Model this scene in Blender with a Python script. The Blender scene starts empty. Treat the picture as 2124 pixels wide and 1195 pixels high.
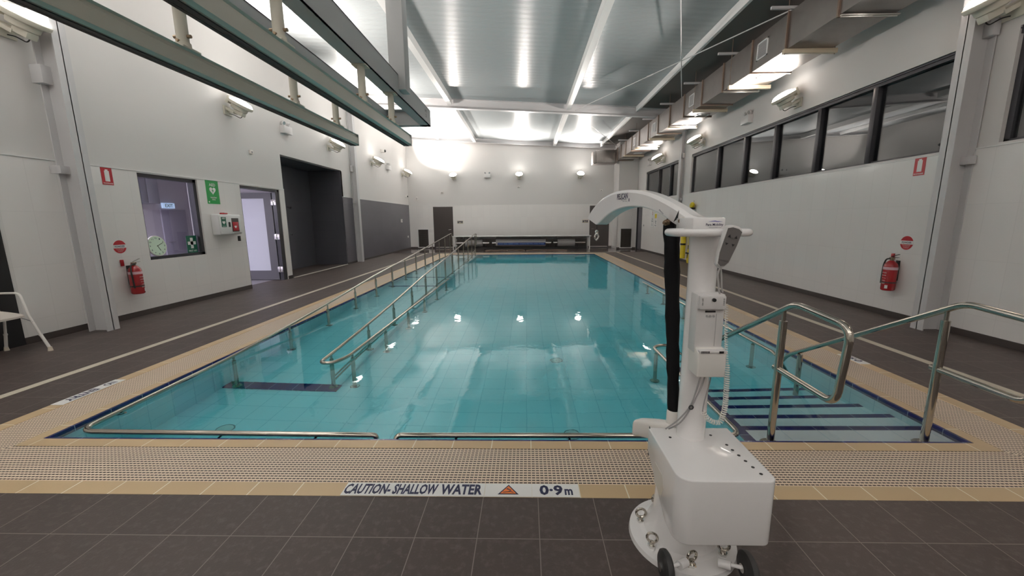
import bpy, bmesh, math, random
from mathutils import Vector, Matrix
random.seed(7)
C = bpy.context.scene.collection
PI = math.pi
WL, WR, YB = -6.3, 5.58, 21.5
PX0, PX1, PY0, PY1 = -3.42, 3.0, 2.5, 17.45      # pool opening
WZ = -0.015                                       # water level
LAMPY = [5.08, 8.7, 13.05, 16.6, 20.6]

# ---------------------------------------------------------------- materials
def new_mat(name):
    m = bpy.data.materials.new(name); m.use_nodes = True
    nt = m.node_tree; return m, nt, nt.nodes['Principled BSDF']
def N(nt, t, **kw):
    n = nt.nodes.new(t)
    for k, v in kw.items():
        if k in n.inputs: n.inputs[k].default_value = v
        else: setattr(n, k, v)
    return n
def col(c): return (c[0], c[1], c[2], 1)
def simple(name, c, rough=.5, metal=0, spec=.5, var=0, vscale=8, bump=0, bscale=60, coat=0):
    m, nt, b = new_mat(name)
    b.inputs['Base Color'].default_value = col(c); b.inputs['Roughness'].default_value = rough
    b.inputs['Metallic'].default_value = metal; b.inputs['Specular IOR Level'].default_value = spec
    b.inputs['Coat Weight'].default_value = coat
    geo = None
    if var or bump: geo = N(nt, 'ShaderNodeNewGeometry')
    if var:
        no = N(nt, 'ShaderNodeTexNoise', Scale=vscale, Detail=4.0); nt.links.new(geo.outputs['Position'], no.inputs['Vector'])
        mx = N(nt, 'ShaderNodeMix', data_type='RGBA')
        mx.inputs[6].default_value = col([x*(1-var) for x in c]); mx.inputs[7].default_value = col([min(1, x*(1+var)) for x in c])
        nt.links.new(no.outputs['Fac'], mx.inputs[0]); nt.links.new(mx.outputs[2], b.inputs['Base Color'])
    if bump:
        no = N(nt, 'ShaderNodeTexNoise', Scale=bscale, Detail=3.0); nt.links.new(geo.outputs['Position'], no.inputs['Vector'])
        bp = N(nt, 'ShaderNodeBump', Strength=bump, Distance=.003)
        nt.links.new(no.outputs['Fac'], bp.inputs['Height']); nt.links.new(bp.outputs['Normal'], b.inputs['Normal'])
    return m
def emit(name, c, s):
    m, nt, b = new_mat(name)
    b.inputs['Base Color'].default_value = col(c); b.inputs['Emission Color'].default_value = col(c); b.inputs['Emission Strength'].default_value = s
    return m
def tiled(name, c, mortar, u, v, w, h, u0=0, v0=0, ms=.003, rough=.15, var=.04, nscale=3, bump=0, dirt=None, offset=0, joint_bump=.3, coat=0, wet=None):
    """tile grid in world metres; u, v name the two axes ('X','Y','Z')"""
    m, nt, b = new_mat(name)
    geo = N(nt, 'ShaderNodeNewGeometry'); sp = N(nt, 'ShaderNodeSeparateXYZ'); cb = N(nt, 'ShaderNodeCombineXYZ')
    nt.links.new(geo.outputs['Position'], sp.inputs[0])
    for ax, o, i in ((u, u0, 0), (v, v0, 1)):
        a = N(nt, 'ShaderNodeMath', operation='SUBTRACT'); a.inputs[1].default_value = o - 100*(w if i == 0 else h)
        nt.links.new(sp.outputs[ax], a.inputs[0]); nt.links.new(a.outputs[0], cb.inputs[i])
    br = N(nt, 'ShaderNodeTexBrick'); br.offset = offset; br.squash = 1
    br.inputs['Scale'].default_value = 1; br.inputs['Brick Width'].default_value = w; br.inputs['Row Height'].default_value = h
    br.inputs['Mortar Size'].default_value = ms; br.inputs['Mortar Smooth'].default_value = .1; br.inputs['Bias'].default_value = 0
    br.inputs['Color1'].default_value = col([x*(1-var) for x in c]); br.inputs['Color2'].default_value = col([min(1, x*(1+var)) for x in c])
    br.inputs['Mortar'].default_value = col(mortar)
    nt.links.new(cb.outputs[0], br.inputs['Vector'])
    out = br.outputs['Color']
    no = N(nt, 'ShaderNodeTexNoise', Scale=float(nscale), Detail=6.0, Roughness=.65); nt.links.new(geo.outputs['Position'], no.inputs['Vector'])
    if dirt is not None:
        rp = N(nt, 'ShaderNodeValToRGB'); rp.color_ramp.elements[0].position = .5; rp.color_ramp.elements[1].position = .78
        nt.links.new(no.outputs['Fac'], rp.inputs[0])
        mx = N(nt, 'ShaderNodeMix', data_type='RGBA'); mx.inputs[7].default_value = col(dirt)
        ml = N(nt, 'ShaderNodeMath', operation='MULTIPLY'); ml.inputs[1].default_value = .55
        nt.links.new(rp.outputs[0], ml.inputs[0]); nt.links.new(ml.outputs[0], mx.inputs[0])
        nt.links.new(out, mx.inputs[6]); out = mx.outputs[2]
    nt.links.new(out, b.inputs['Base Color'])
    b.inputs['Roughness'].default_value = rough; b.inputs['Coat Weight'].default_value = coat
    if wet:
        # wetter, glossier patches on part of the floor
        wn = N(nt, 'ShaderNodeTexNoise', Scale=1.6, Detail=3.0); nt.links.new(geo.outputs['Position'], wn.inputs['Vector'])
        mr = N(nt, 'ShaderNodeMapRange'); mr.inputs['From Min'].default_value = .42; mr.inputs['From Max'].default_value = .6
        mr.inputs['To Min'].default_value = rough; mr.inputs['To Max'].default_value = wet
        nt.links.new(wn.outputs['Fac'], mr.inputs['Value']); nt.links.new(mr.outputs[0], b.inputs['Roughness'])
    bp = N(nt, 'ShaderNodeBump', Strength=joint_bump, Distance=.002); bp.invert = True
    nt.links.new(br.outputs['Fac'], bp.inputs['Height']); last = bp
    if bump:
        n2 = N(nt, 'ShaderNodeTexNoise', Scale=90.0, Detail=4.0); nt.links.new(geo.outputs['Position'], n2.inputs['Vector'])
        b2 = N(nt, 'ShaderNodeBump', Strength=bump, Distance=.002); nt.links.new(n2.outputs['Fac'], b2.inputs['Height'])
        nt.links.new(bp.outputs['Normal'], b2.inputs['Normal']); last = b2
    nt.links.new(last.outputs['Normal'], b.inputs['Normal'])
    return m

M = {}
M['paint'] = simple('wall_paint', (.66, .638, .62), .6, var=.015, vscale=1.2)
M['tileX'] = tiled('white_wall_tile_x', (.82, .795, .775), (.74, .72, .70), 'X', 'Z', .33, .68, .05, .29, .0022, .12, .012)
M['tileY'] = tiled('white_wall_tile_y', (.82, .795, .775), (.74, .72, .70), 'Y', 'Z', .33, .68, .05, .29, .0022, .12, .012)
M['greyY'] = tiled('grey_wall_tile_y', (.105, .10, .118), (.07, .07, .08), 'Y', 'Z', .6, .3, 0, 0, .002, .3, .05)
M['greyX'] = tiled('charcoal_wall_tile_x', (.085, .085, .098), (.06, .06, .07), 'X', 'Z', .6, .3, 0, 0, .002, .3, .05)
M['greyD'] = tiled('charcoal_wall_tile_y', (.085, .085, .098), (.06, .06, .07), 'Y', 'Z', .6, .3, 0, 0, .002, .3, .05)
M['floor'] = tiled('slate_floor_tile', (.055, .040, .035), (.20, .165, .15), 'X', 'Y', .3, .3, .06, .45, .0022, .5, .10, 26, .5, dirt=(.14, .11, .10))
M['floor_far'] = tiled('wet_slate_floor_tile', (.10, .075, .068), (.2, .17, .16), 'X', 'Y', .3, .3, .06, .45, .0024, .2, .2, 2.2, .15, dirt=(.26, .2, .18), wet=.06)
BG, BGM = (.57, .415, .24), (.80, .74, .60)
M['copX'] = tiled('beige_coping_x', BG, BGM, 'X', 'Z', .265, 5, .028, -2.5, .0035, .35, .04, 6, .1)
M['copY'] = tiled('beige_coping_y', BG, BGM, 'Y', 'Z', .265, 5, .028, -2.5, .0035, .35, .04, 6, .1)
GR = (.80, .65, .50)
def grate(name, u, v):
    # rows of bars with open slots between them, tied by thin cross ribs
    m, nt, b = new_mat(name)
    geo = N(nt, 'ShaderNodeNewGeometry'); sp = N(nt, 'ShaderNodeSeparateXYZ'); nt.links.new(geo.outputs['Position'], sp.inputs[0])
    def cell(ax, pitch, frac):
        d_ = N(nt, 'ShaderNodeMath', operation='DIVIDE'); d_.inputs[1].default_value = pitch; nt.links.new(sp.outputs[ax], d_.inputs[0])
        f_ = N(nt, 'ShaderNodeMath', operation='FLOORED_MODULO'); f_.inputs[1].default_value = 1; nt.links.new(d_.outputs[0], f_.inputs[0])
        g_ = N(nt, 'ShaderNodeMath', operation='LESS_THAN'); g_.inputs[1].default_value = frac; nt.links.new(f_.outputs[0], g_.inputs[0]); return g_
    rib, slot = cell(u, .0245, .22), cell(v, .0226, .42)
    inv = N(nt, 'ShaderNodeMath', operation='SUBTRACT'); inv.inputs[0].default_value = 1; nt.links.new(rib.outputs[0], inv.inputs[1])
    gap = N(nt, 'ShaderNodeMath', operation='MULTIPLY'); nt.links.new(inv.outputs[0], gap.inputs[0]); nt.links.new(slot.outputs[0], gap.inputs[1])
    mx = N(nt, 'ShaderNodeMix', data_type='RGBA'); mx.inputs[6].default_value = col(GR); mx.inputs[7].default_value = col((.03, .016, .01))
    nt.links.new(gap.outputs[0], mx.inputs[0]); nt.links.new(mx.outputs[2], b.inputs['Base Color'])
    bp = N(nt, 'ShaderNodeBump', Strength=.6, Distance=.003); bp.invert = True; nt.links.new(gap.outputs[0], bp.inputs['Height']); nt.links.new(bp.outputs['Normal'], b.inputs['Normal'])
    b.inputs['Roughness'].default_value = .45
    return m
M['grateX'] = grate('drain_grate_x', 'X', 'Y'); M['grateY'] = grate('drain_grate_y', 'Y', 'X')
M['navy'] = tiled('navy_edge_tile', (.008, .010, .115), (.3, .38, .5), 'X', 'Y', .265, 5, .028, -2.3, .002, .15, .1)
M['navyY'] = tiled('navy_edge_tile_y', (.008, .010, .115), (.3, .38, .5), 'Y', 'X', .265, 5, .028, -2.3, .002, .15, .1)
PT = (.86, .97, .99)
M['poolF'] = tiled('pool_floor_tile', PT, (.62, .78, .82), 'X', 'Y', .25, .25, 0, 0, .0035, .25, .02)
M['poolWX'] = tiled('pool_wall_tile_x', PT, (.62, .78, .82), 'X', 'Z', .25, .25, 0, 0, .0035, .25, .02)
M['poolWY'] = tiled('pool_wall_tile_y', PT, (.62, .78, .82), 'Y', 'Z', .25, .25, 0, 0, .0035, .25, .02)
M['steel_paint'] = simple('painted_steel_white', (.58, .57, .575), .4)
M['hoist_frame'] = simple('painted_steel_grey', (.42, .43, .43), .38, bump=.05, bscale=20)
M['track'] = simple('anodised_track', (.50, .49, .43), .3, .35)
M['track_dark'] = simple('dark_rubber_strip', (.02, .02, .02), .5)
M['white'] = simple('powder_white', (.78, .78, .77), .3, coat=.3)
M['hoistwhite'] = simple('gloss_white_enamel', (.89, .87, .865), .25, coat=.5)
M['ivory'] = simple('ivory_casting', (.62, .59, .50), .45)
M['ss'] = simple('polished_stainless', (.47, .435, .38), .1, 1.0, bump=.04, bscale=30)
M['galv'] = simple('galvanised_duct', (.30, .275, .26), .36, .85, var=.12, vscale=5, bump=.15, bscale=12)
M['ducttape'] = simple('brown_duct_flange', (.24, .17, .13), .45, .3, var=.2, vscale=20)
M['foil'] = simple('foil_tape', (.7, .68, .64), .28, .9, bump=.5, bscale=40)
M['timber'] = simple('cream_bearer', (.62, .52, .38), .5)
M['black'] = simple('black_plastic', (.012, .012, .012), .5)
M['fabric'] = simple('black_nylon_sleeve', (.007, .007, .008), .85, spec=.2, bump=.3, bscale=90)
M['rubber'] = simple('black_rubber', (.02, .02, .02), .6)
M['frame'] = simple('dark_window_frame', (.045, .045, .052), .3, .3)
M['doorgrey'] = simple('grey_door', (.115, .112, .128), .45)
M['skirt'] = simple('dark_skirting', (.055, .045, .042), .4)
M['red'] = simple('red_enamel', (.36, .010, .016), .25, coat=.4)
M['redsign'] = simple('red_sign', (.45, .02, .03), .35)
M['green'] = simple('green_sign', (.012, .30, .06), .35)
M['dgreen'] = simple('dark_green_sign', (.01, .12, .07), .35)
M['signwhite'] = simple('sign_white', (.85, .85, .83), .4)
M['ink'] = simple('navy_ink', (.012, .015, .06), .5)
M['orange'] = simple('orange_sign', (.85, .22, .04), .45)
M['yellow'] = simple('yellow_foam', (.75, .58, .02), .5)
M['beige'] = simple('beige_plate', (.5, .45, .33), .4)
M['greyplastic'] = simple('grey_plastic', (.36, .35, .35), .4)
M['handset'] = simple('dark_grey_handset', (.13, .12, .115), .45)
M['lgrey'] = simple('light_grey_plastic', (.68, .66, .65), .35)
M['brass'] = simple('bronze_bolt', (.30, .22, .15), .3, .9)
M['chrome'] = simple('chrome', (.75, .74, .72), .08, 1)
M['blue'] = simple('blue_vinyl', (.010, .03, .16), .4)
M['bluetext'] = simple('pale_blue_print', (.25, .45, .75), .5)
M['louvre'] = simple('dark_louvre', (.05, .044, .04), .5)
M['clockface'] = simple('pale_green_clock_face', (.62, .78, .62), .4)
M['office'] = simple('office_wall', (.64, .61, .65), .6)
M['white_plastic'] = simple('white_plastic', (.80, .77, .73), .45)
M['kick'] = simple('steel_kick_plate', (.5, .48, .45), .35, .8)
M['lens'] = emit('lamp_lens', (1, .97, .92), 16.0)
M['exit'] = emit('lit_exit_sign', (.55, .75, 1.0), .45)
M['spotglass'] = simple('spot_glass', (.6, .6, .6), .1, .6)
M['stain'] = simple('rust_stain', (.55, .42, .28), .6)

def ceiling_mat():
    m, nt, b = new_mat('ceiling_panel')
    b.inputs['Base Color'].default_value = col((.36, .39, .40)); b.inputs['Roughness'].default_value = .34
    b.inputs['Specular IOR Level'].default_value = .8
    geo = N(nt, 'ShaderNodeNewGeometry'); sp = N(nt, 'ShaderNodeSeparateXYZ'); nt.links.new(geo.outputs['Position'], sp.inputs[0])
    # fine ribs running across the room
    w1 = N(nt, 'ShaderNodeMath', operation='MULTIPLY'); w1.inputs[1].default_value = 2*PI/.05; nt.links.new(sp.outputs['Y'], w1.inputs[0])
    s1 = N(nt, 'ShaderNodeMath', operation='SINE'); nt.links.new(w1.outputs[0], s1.inputs[0])
    w2 = N(nt, 'ShaderNodeMath', operation='MULTIPLY'); w2.inputs[1].default_value = 2*PI/.21; nt.links.new(sp.outputs['Y'], w2.inputs[0])
    s2 = N(nt, 'ShaderNodeMath', operation='SINE'); nt.links.new(w2.outputs[0], s2.inputs[0])
    ad = N(nt, 'ShaderNodeMath', operation='ADD'); nt.links.new(s1.outputs[0], ad.inputs[0]); nt.links.new(s2.outputs[0], ad.inputs[1])
    bp = N(nt, 'ShaderNodeBump', Strength=1.0, Distance=.0018); nt.links.new(ad.outputs[0], bp.inputs['Height'])
    nt.links.new(bp.outputs['Normal'], b.inputs['Normal'])
    b.inputs['Anisotropic'].default_value = .85; tg = N(nt, 'ShaderNodeCombineXYZ'); tg.inputs[1].default_value = 1; nt.links.new(tg.outputs[0], b.inputs['Tangent'])
    return m
M['ceiling'] = ceiling_mat()
def water_mat():
    m = bpy.data.materials.new('pool_water'); m.use_nodes = True; nt = m.node_tree; nt.nodes.clear()
    g = N(nt, 'ShaderNodeBsdfGlass', Roughness=0.0, IOR=1.333); g.inputs['Color'].default_value = (1, 1, 1, 1)
    v = N(nt, 'ShaderNodeVolumeAbsorption', Density=1.0); v.inputs['Color'].default_value = (.42, .92, .96, 1)
    o = N(nt, 'ShaderNodeOutputMaterial')
    geo = N(nt, 'ShaderNodeNewGeometry'); mp = N(nt, 'ShaderNodeMapping'); mp.inputs['Scale'].default_value = (1, .8, 1)
    nt.links.new(geo.outputs['Position'], mp.inputs[0])
    a = N(nt, 'ShaderNodeTexNoise', Scale=3.0, Detail=2.0); nt.links.new(mp.outputs[0], a.inputs['Vector'])
    b2 = N(nt, 'ShaderNodeTexNoise', Scale=.5, Detail=1.0); nt.links.new(mp.outputs[0], b2.inputs['Vector'])
    mr = N(nt, 'ShaderNodeMapRange'); mr.inputs['From Min'].default_value = .42; mr.inputs['From Max'].default_value = .68
    mr.inputs['To Min'].default_value = .25; mr.inputs['To Max'].default_value = 1.5; nt.links.new(b2.outputs['Fac'], mr.inputs['Value'])
    mu = N(nt, 'ShaderNodeMath', operation='MULTIPLY'); a2 = N(nt, 'ShaderNodeTexNoise', Scale=14.0, Detail=2.0); nt.links.new(mp.outputs[0], a2.inputs['Vector'])
    am = N(nt, 'ShaderNodeMath', operation='MULTIPLY_ADD'); am.inputs[1].default_value = .35; nt.links.new(a2.outputs['Fac'], am.inputs[0]); nt.links.new(a.outputs['Fac'], am.inputs[2])
    nt.links.new(am.outputs[0], mu.inputs[0]); nt.links.new(mr.outputs[0], mu.inputs[1])
    bp = N(nt, 'ShaderNodeBump', Strength=.5, Distance=.006); nt.links.new(mu.outputs[0], bp.inputs['Height'])
    nt.links.new(bp.outputs['Normal'], g.inputs['Normal'])
    nt.links.new(g.outputs[0], o.inputs['Surface']); nt.links.new(v.outputs[0], o.inputs['Volume'])
    return m
M['water'] = water_mat()
def glass_mat(name, tint=(1, 1, 1), boost=1.0):
    m = bpy.data.materials.new(name); m.use_nodes = True; nt = m.node_tree; nt.nodes.clear()
    t = N(nt, 'ShaderNodeBsdfTransparent'); t.inputs['Color'].default_value = col(tint)
    g = N(nt, 'ShaderNodeBsdfGlossy', Roughness=0.0); fr = N(nt, 'ShaderNodeFresnel', IOR=1.5); gm = N(nt, 'ShaderNodeNewGeometry')
    io = N(nt, 'ShaderNodeMapRange'); io.inputs['To Min'].default_value = 1.5; io.inputs['To Max'].default_value = 1/1.5
    nt.links.new(gm.outputs['Backfacing'], io.inputs['Value']); nt.links.new(io.outputs[0], fr.inputs['IOR'])
    mu = N(nt, 'ShaderNodeMath', operation='MULTIPLY'); mu.inputs[1].default_value = boost; mu.use_clamp = True
    mx = N(nt, 'ShaderNodeMixShader'); o = N(nt, 'ShaderNodeOutputMaterial')
    nt.links.new(fr.outputs[0], mu.inputs[0]); nt.links.new(mu.outputs[0], mx.inputs[0])
    nt.links.new(t.outputs[0], mx.inputs[1]); nt.links.new(g.outputs[0], mx.inputs[2]); nt.links.new(mx.outputs[0], o.inputs[0])
    return m
M['glass'] = glass_mat('window_glass', (.8, .82, .83), 1.7)
M['glass2'] = glass_mat('office_glass', (.9, .9, .92), 1.0)
m, nt, b = new_mat('frosted_glass'); b.inputs['Base Color'].default_value = (.62, .64, .72, 1); b.inputs['Roughness'].default_value = .2; M['frost'] = m

# ---------------------------------------------------------------- mesh builder
class MB:
    def __init__(s): s.bm = bmesh.new()
    def face(s, pts):
        vs = [s.bm.verts.new(p) for p in pts]; return s.bm.faces.new(vs)
    def hexa(s, p):       # 8 points, bottom 4 then top 4
        v = [s.bm.verts.new(q) for q in p]
        for f in ((0,3,2,1),(4,5,6,7),(0,1,5,4),(1,2,6,5),(2,3,7,6),(3,0,4,7)): s.bm.faces.new([v[i] for i in f])
        return s
    def box(s, x0, x1, y0, y1, z0, z1):
        if x0 > x1: x0, x1 = x1, x0
        if y0 > y1: y0, y1 = y1, y0
        return s.hexa([(x0,y0,z0),(x1,y0,z0),(x1,y1,z0),(x0,y1,z0),(x0,y0,z1),(x1,y0,z1),(x1,y1,z1),(x0,y1,z1)])
    def obox(s, c, size, ax, ay, az):
        c = Vector(c); ax, ay, az = [Vector(a).normalized()*d/2 for a, d in zip((ax, ay, az), size)]
        P = [c-ax-ay-az, c+ax-ay-az, c+ax+ay-az, c-ax+ay-az, c-ax-ay+az, c+ax-ay+az, c+ax+ay+az, c-ax+ay+az]
        return s.hexa(P)
    def ring(s, c, u, v, r, n, r2=None):
        r2 = r if r2 is None else r2
        return [s.bm.verts.new(c + u*(r*math.cos(2*PI*i/n)) + v*(r2*math.sin(2*PI*i/n))) for i in range(n)]
    def loft(s, rings, cap=True, close=False):
        n = len(rings[0])
        rr = rings + ([rings[0]] if close else [])
        for a, b in zip(rr, rr[1:]):
            for i in range(n): s.bm.faces.new((a[i], a[(i+1) % n], b[(i+1) % n], b[i]))
        if cap and not close:
            s.bm.faces.new(list(reversed(rings[0]))); s.bm.faces.new(rings[-1])
        return s
    def cyl(s, p0, p1, r0, r1=None, n=20):
        p0, p1 = Vector(p0), Vector(p1); r1 = r0 if r1 is None else r1
        d = (p1-p0).normalized(); u = d.orthogonal().normalized(); v = d.cross(u)
        return s.loft([s.ring(p0, u, v, r0, n), s.ring(p1, u, v, r1, n)])
    def tube(s, pts, r, n=12, close=False, flat=None):
        pts = [Vector(p) for p in pts]; k = len(pts); rings = []
        def tan(i):
            a = pts[(i-1) % k] if (close or i > 0) else pts[i]; b = pts[(i+1) % k] if (close or i < k-1) else pts[i]
            return (b-a).normalized()
        t = tan(0); u = t.orthogonal().normalized()
        for i in range(k):
            t2 = tan(i); u = (u - t2*u.dot(t2)).normalized(); v = t2.cross(u)
            rings.append(s.ring(pts[i], u, v, r, n))
        return s.loft(rings, close=close)
    def lathe(s, c, prof, n=32, axis=(0,0,1), u=None):
        c = Vector(c); d = Vector(axis).normalized(); u = Vector(u) if u else d.orthogonal().normalized(); v = d.cross(u)
        rings = [s.ring(c+d*h, u, v, max(r, 1e-4), n) for r, h in prof]
        return s.loft(rings)
    def prism(s, poly, o, u, v, w, t):   # polygon in (u,v) extruded t along w, centred
        o, u, v, w = Vector(o), Vector(u), Vector(v), Vector(w)
        A = [s.bm.verts.new(o+u*a+v*b-w*t/2) for a, b in poly]; B = [s.bm.verts.new(o+u*a+v*b+w*t/2) for a, b in poly]
        n = len(poly)
        for i in range(n): s.bm.faces.new((A[i], A[(i+1) % n], B[(i+1) % n], B[i]))
        s.bm.faces.new(list(reversed(A))); s.bm.faces.new(B); return s
    def sphere(s, c, r, sx=1, sy=1, sz=1, n=16):
        g = bmesh.ops.create_uvsphere(s.bm, u_segments=n, v_segments=max(6, n//2), radius=r)
        bmesh.ops.transform(s.bm, matrix=Matrix.Translation(c) @ Matrix.Diagonal((sx, sy, sz, 1)), verts=g['verts']); return s
    def torus(s, c, R, r, u, v, n=28, m=10, ry=1):
        c, u, v = Vector(c), Vector(u).normalized(), Vector(v).normalized()
        return s.tube([c+u*(R*math.cos(2*PI*i/n))+v*(R*ry*math.sin(2*PI*i/n)) for i in range(n)], r, m, close=True)
    def build(s, name, mat, parent=None, off=(0,0,0), bevel=0, seg=2, smooth=True):
        bm = s.bm
        bmesh.ops.recalc_face_normals(bm, faces=bm.faces)
        if bevel:
            es = [e for e in bm.edges if len(e.link_faces) == 2 and e.calc_face_angle(0) > .5]
            bmesh.ops.bevel(bm, geom=es, offset=bevel, segments=seg, profile=.5, affect='EDGES', clamp_overlap=True)
        if smooth:
            for f in bm.faces: f.smooth = True
            for e in bm.edges:
                if len(e.link_faces) != 2 or e.calc_face_angle(0) > .6: e.smooth = False
        if any(off): bmesh.ops.translate(bm, verts=bm.verts, vec=Vector(off))
        me = bpy.data.meshes.new(name); bm.to_mesh(me); bm.free()
        me.materials.append(M[mat] if isinstance(mat, str) else mat)
        o = bpy.data.objects.new(name, me); C.objects.link(o)
        if parent: o.parent = parent
        return o
def fillet(pts, r, k=6):
    pts = [Vector(p) for p in pts]; out = [pts[0]]
    rr = r if isinstance(r, (list, tuple)) else [r]*(len(pts)-2)
    for i in range(1, len(pts)-1):
        p, a, b = pts[i], pts[i-1], pts[i+1]; q = rr[i-1]
        d1, d2 = (a-p), (b-p); q = min(q, d1.length*.49, d2.length*.49)
        s0, s1 = p+d1.normalized()*q, p+d2.normalized()*q
        for j in range(k+1):
            t = j/k; out.append((1-t)**2*s0+2*t*(1-t)*p+t*t*s1)
    out.append(pts[-1]); return out
def densify(pts, step):
    pts = [Vector(p) for p in pts]; out = []
    for a, b in zip(pts, pts[1:]):
        n = max(1, int((b-a).length/step))
        out += [a.lerp(b, i/n) for i in range(n)]
    return out+[pts[-1]]
def tag(o, label=None, cat=None, group=None, kind=None):
    if label: o['label'] = label
    if cat: o['category'] = cat
    if group: o['group'] = group
    if kind: o['kind'] = kind
    return o
def struct(name, mb, mat, parent=None, **kw):
    o = mb.build(name, mat, parent, **kw)
    if not parent: o['kind'] = 'structure'
    return o
class Thing:
    def __init__(s, name, label, cat, base=(0,0,0), group=None, rot=0):
        o = bpy.data.objects.new(name, None); C.objects.link(o); o.location = base; o.rotation_euler = (0, 0, rot)
        o.empty_display_size = .1
        tag(o, label, cat, group); s.o = o; s.base = Vector(base)
    def part(s, name, mb, mat, parent=None, local=False, label=None, **kw):
        p = mb.build(name, mat, parent or s.o, off=(0,0,0) if local else tuple(-s.base), **kw)
        if label: p['label'] = label
        return p
def copy_tree(o, parent=None):
    c = o.copy(); C.objects.link(c); c.parent = parent
    for ch in list(o.children):
        copy_tree(ch, c)
    return c
_txt = {}
def text_verts(s, bold):
    k = (s, bold)
    if k not in _txt:
        cu = bpy.data.curves.new('t', 'FONT'); cu.body = s; cu.align_x = 'CENTER'; cu.offset = bold; cu.resolution_u = 2; cu.space_line = .9
        ob = bpy.data.objects.new('t', cu); C.objects.link(ob)
        dg = bpy.context.evaluated_depsgraph_get(); me = bpy.data.meshes.new_from_object(ob.evaluated_get(dg))
        vs = [v.co.copy() for v in me.vertices]; fs = [tuple(p.vertices) for p in me.polygons]
        bpy.data.objects.remove(ob); bpy.data.curves.remove(cu); bpy.data.meshes.remove(me)
        _txt[k] = (vs, fs)
    return _txt[k]
def text(mb, s, o, u, v, w, h, bold=.0, lift=.0012):
    """lettering filling w x h, centred on o; u = reading direction, v = up; raised off the surface"""
    vs, fs = text_verts(s, bold)
    x0, x1 = min(q.x for q in vs), max(q.x for q in vs); y0, y1 = min(q.y for q in vs), max(q.y for q in vs)
    o, u, v = Vector(o), Vector(u).normalized(), Vector(v).normalized(); n = u.cross(v)
    V = [mb.bm.verts.new(o+u*((q.x-x0)/(x1-x0)-.5)*w+v*((q.y-y0)/(y1-y0)-.5)*h+n*lift) for q in vs]
    for f in fs:
        try: mb.bm.faces.new([V[i] for i in f])
        except ValueError: pass
    return mb
def plate(mb, o, u, v, w, h, t=.004, poly=None):
    o, u, v = Vector(o), Vector(u).normalized(), Vector(v).normalized(); n = u.cross(v)
    poly = poly or [(-w/2, -h/2), (w/2, -h/2), (w/2, h/2), (-w/2, h/2)]
    mb.prism(poly, o+n*t/2, u, v, n, t); return mb
def disc(r, n=32, sx=1): return [(r*sx*math.cos(2*PI*i/n), r*math.sin(2*PI*i/n)) for i in range(n)]
def heart(s):
    out = []
    for i in range(28):
        t = 2*PI*i/28
        out.append((s*16*math.sin(t)**3/17, s*(13*math.cos(t)-5*math.cos(2*t)-2*math.cos(3*t)-math.cos(4*t))/17))
    return out
BOLT = [(.15, 1), (-.6, -.1), (-.05, -.1), (-.2, -1), (.6, .2), (.05, .2)]
def sc(poly, s, dx=0, dy=0): return [(a*s+dx, b*s+dy) for a, b in poly]

# ---------------------------------------------------------------- floor, pool, coping
FX0, FX1, FY0 = WL-.3, WR+.3, -4.6
OX0, OX1, OY0, OY1 = PX0-.565, PX1+.565, PY0-.565, PY1+.565
f = MB()
f.box(FX0, FX1, FY0, OY0, -.1, 0); f.box(FX0, OX0, OY0, OY1, -.1, 0); f.box(OX1, FX1, OY0, OY1, -.1, 0); f.box(FX0, FX1, OY1, 18.45, -.1, 0)
struct('floor', f, 'floor', smooth=False)
struct('floor_by_cover_reel', MB().box(FX0, FX1, 18.45, YB+.3, -.1, 0), 'floor_far', smooth=False)
def band(a, b, matx, maty, name, top, th=.12):
    # mitred rectangular band between offsets a and b outside the pool opening
    def P(q, i, z):
        x0, x1, y0, y1 = PX0-q, PX1+q, PY0-q, PY1+q
        return [(x0, y0, z), (x1, y0, z), (x1, y1, z), (x0, y1, z)][i % 4]
    for k, mat in ((0, matx), (1, maty)):
        mb = MB()
        for i in (k, k+2):
            mb.hexa([P(b, i, top-th), P(b, i+1, top-th), P(a, i+1, top-th), P(a, i, top-th), P(b, i, top), P(b, i+1, top), P(a, i+1, top), P(a, i, top)])
        struct(name, mb, mat, smooth=False)
band(.004, .093, 'copX', 'copY', 'pool_nosing', 0)
band(.093, .455, 'grateX', 'grateY', 'drain_grating', -.003, .09)
band(.455, .565, 'copX', 'copY', 'coping_strip', .001)
# navy line at the water's edge
band(-.015, .004, 'navy', 'navyY', 'edge_tile_line', -.002, .1)
# basin
FZ = -.92
bs = MB()
FZ2 = -1.15
e = .06
bs.hexa([(PX0, PY0, FZ-.1), (PX1, PY0, FZ-.1), (PX1, PY1, FZ2-.1), (PX0, PY1, FZ2-.1), (PX0, PY0, FZ), (PX1, PY0, FZ), (PX1, PY1, FZ2), (PX0, PY1, FZ2)])
struct('pool_floor', bs, 'poolF', smooth=False)
wx = MB(); wx.box(PX0-.2, PX1+.2, PY0-.2, PY0, -1.4, -.09); wx.box(PX0-.2, PX1+.2, PY1, PY1+.2, -1.4, -.09); struct('pool_wall_ends', wx, 'poolWX', smooth=False)
wy = MB(); wy.box(PX0-.2, PX0, PY0, PY1, -1.4, -.09); wy.box(PX1, PX1+.2, PY0, PY1, -1.4, -.09); struct('pool_wall_sides', wy, 'poolWY', smooth=False)
w = struct('pool_water', MB().box(PX0-.02, PX1+.02, PY0-.02, PY1+.02, -1.3, WZ), 'water', smooth=False)
w['label'] = 'still turquoise pool water'
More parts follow.
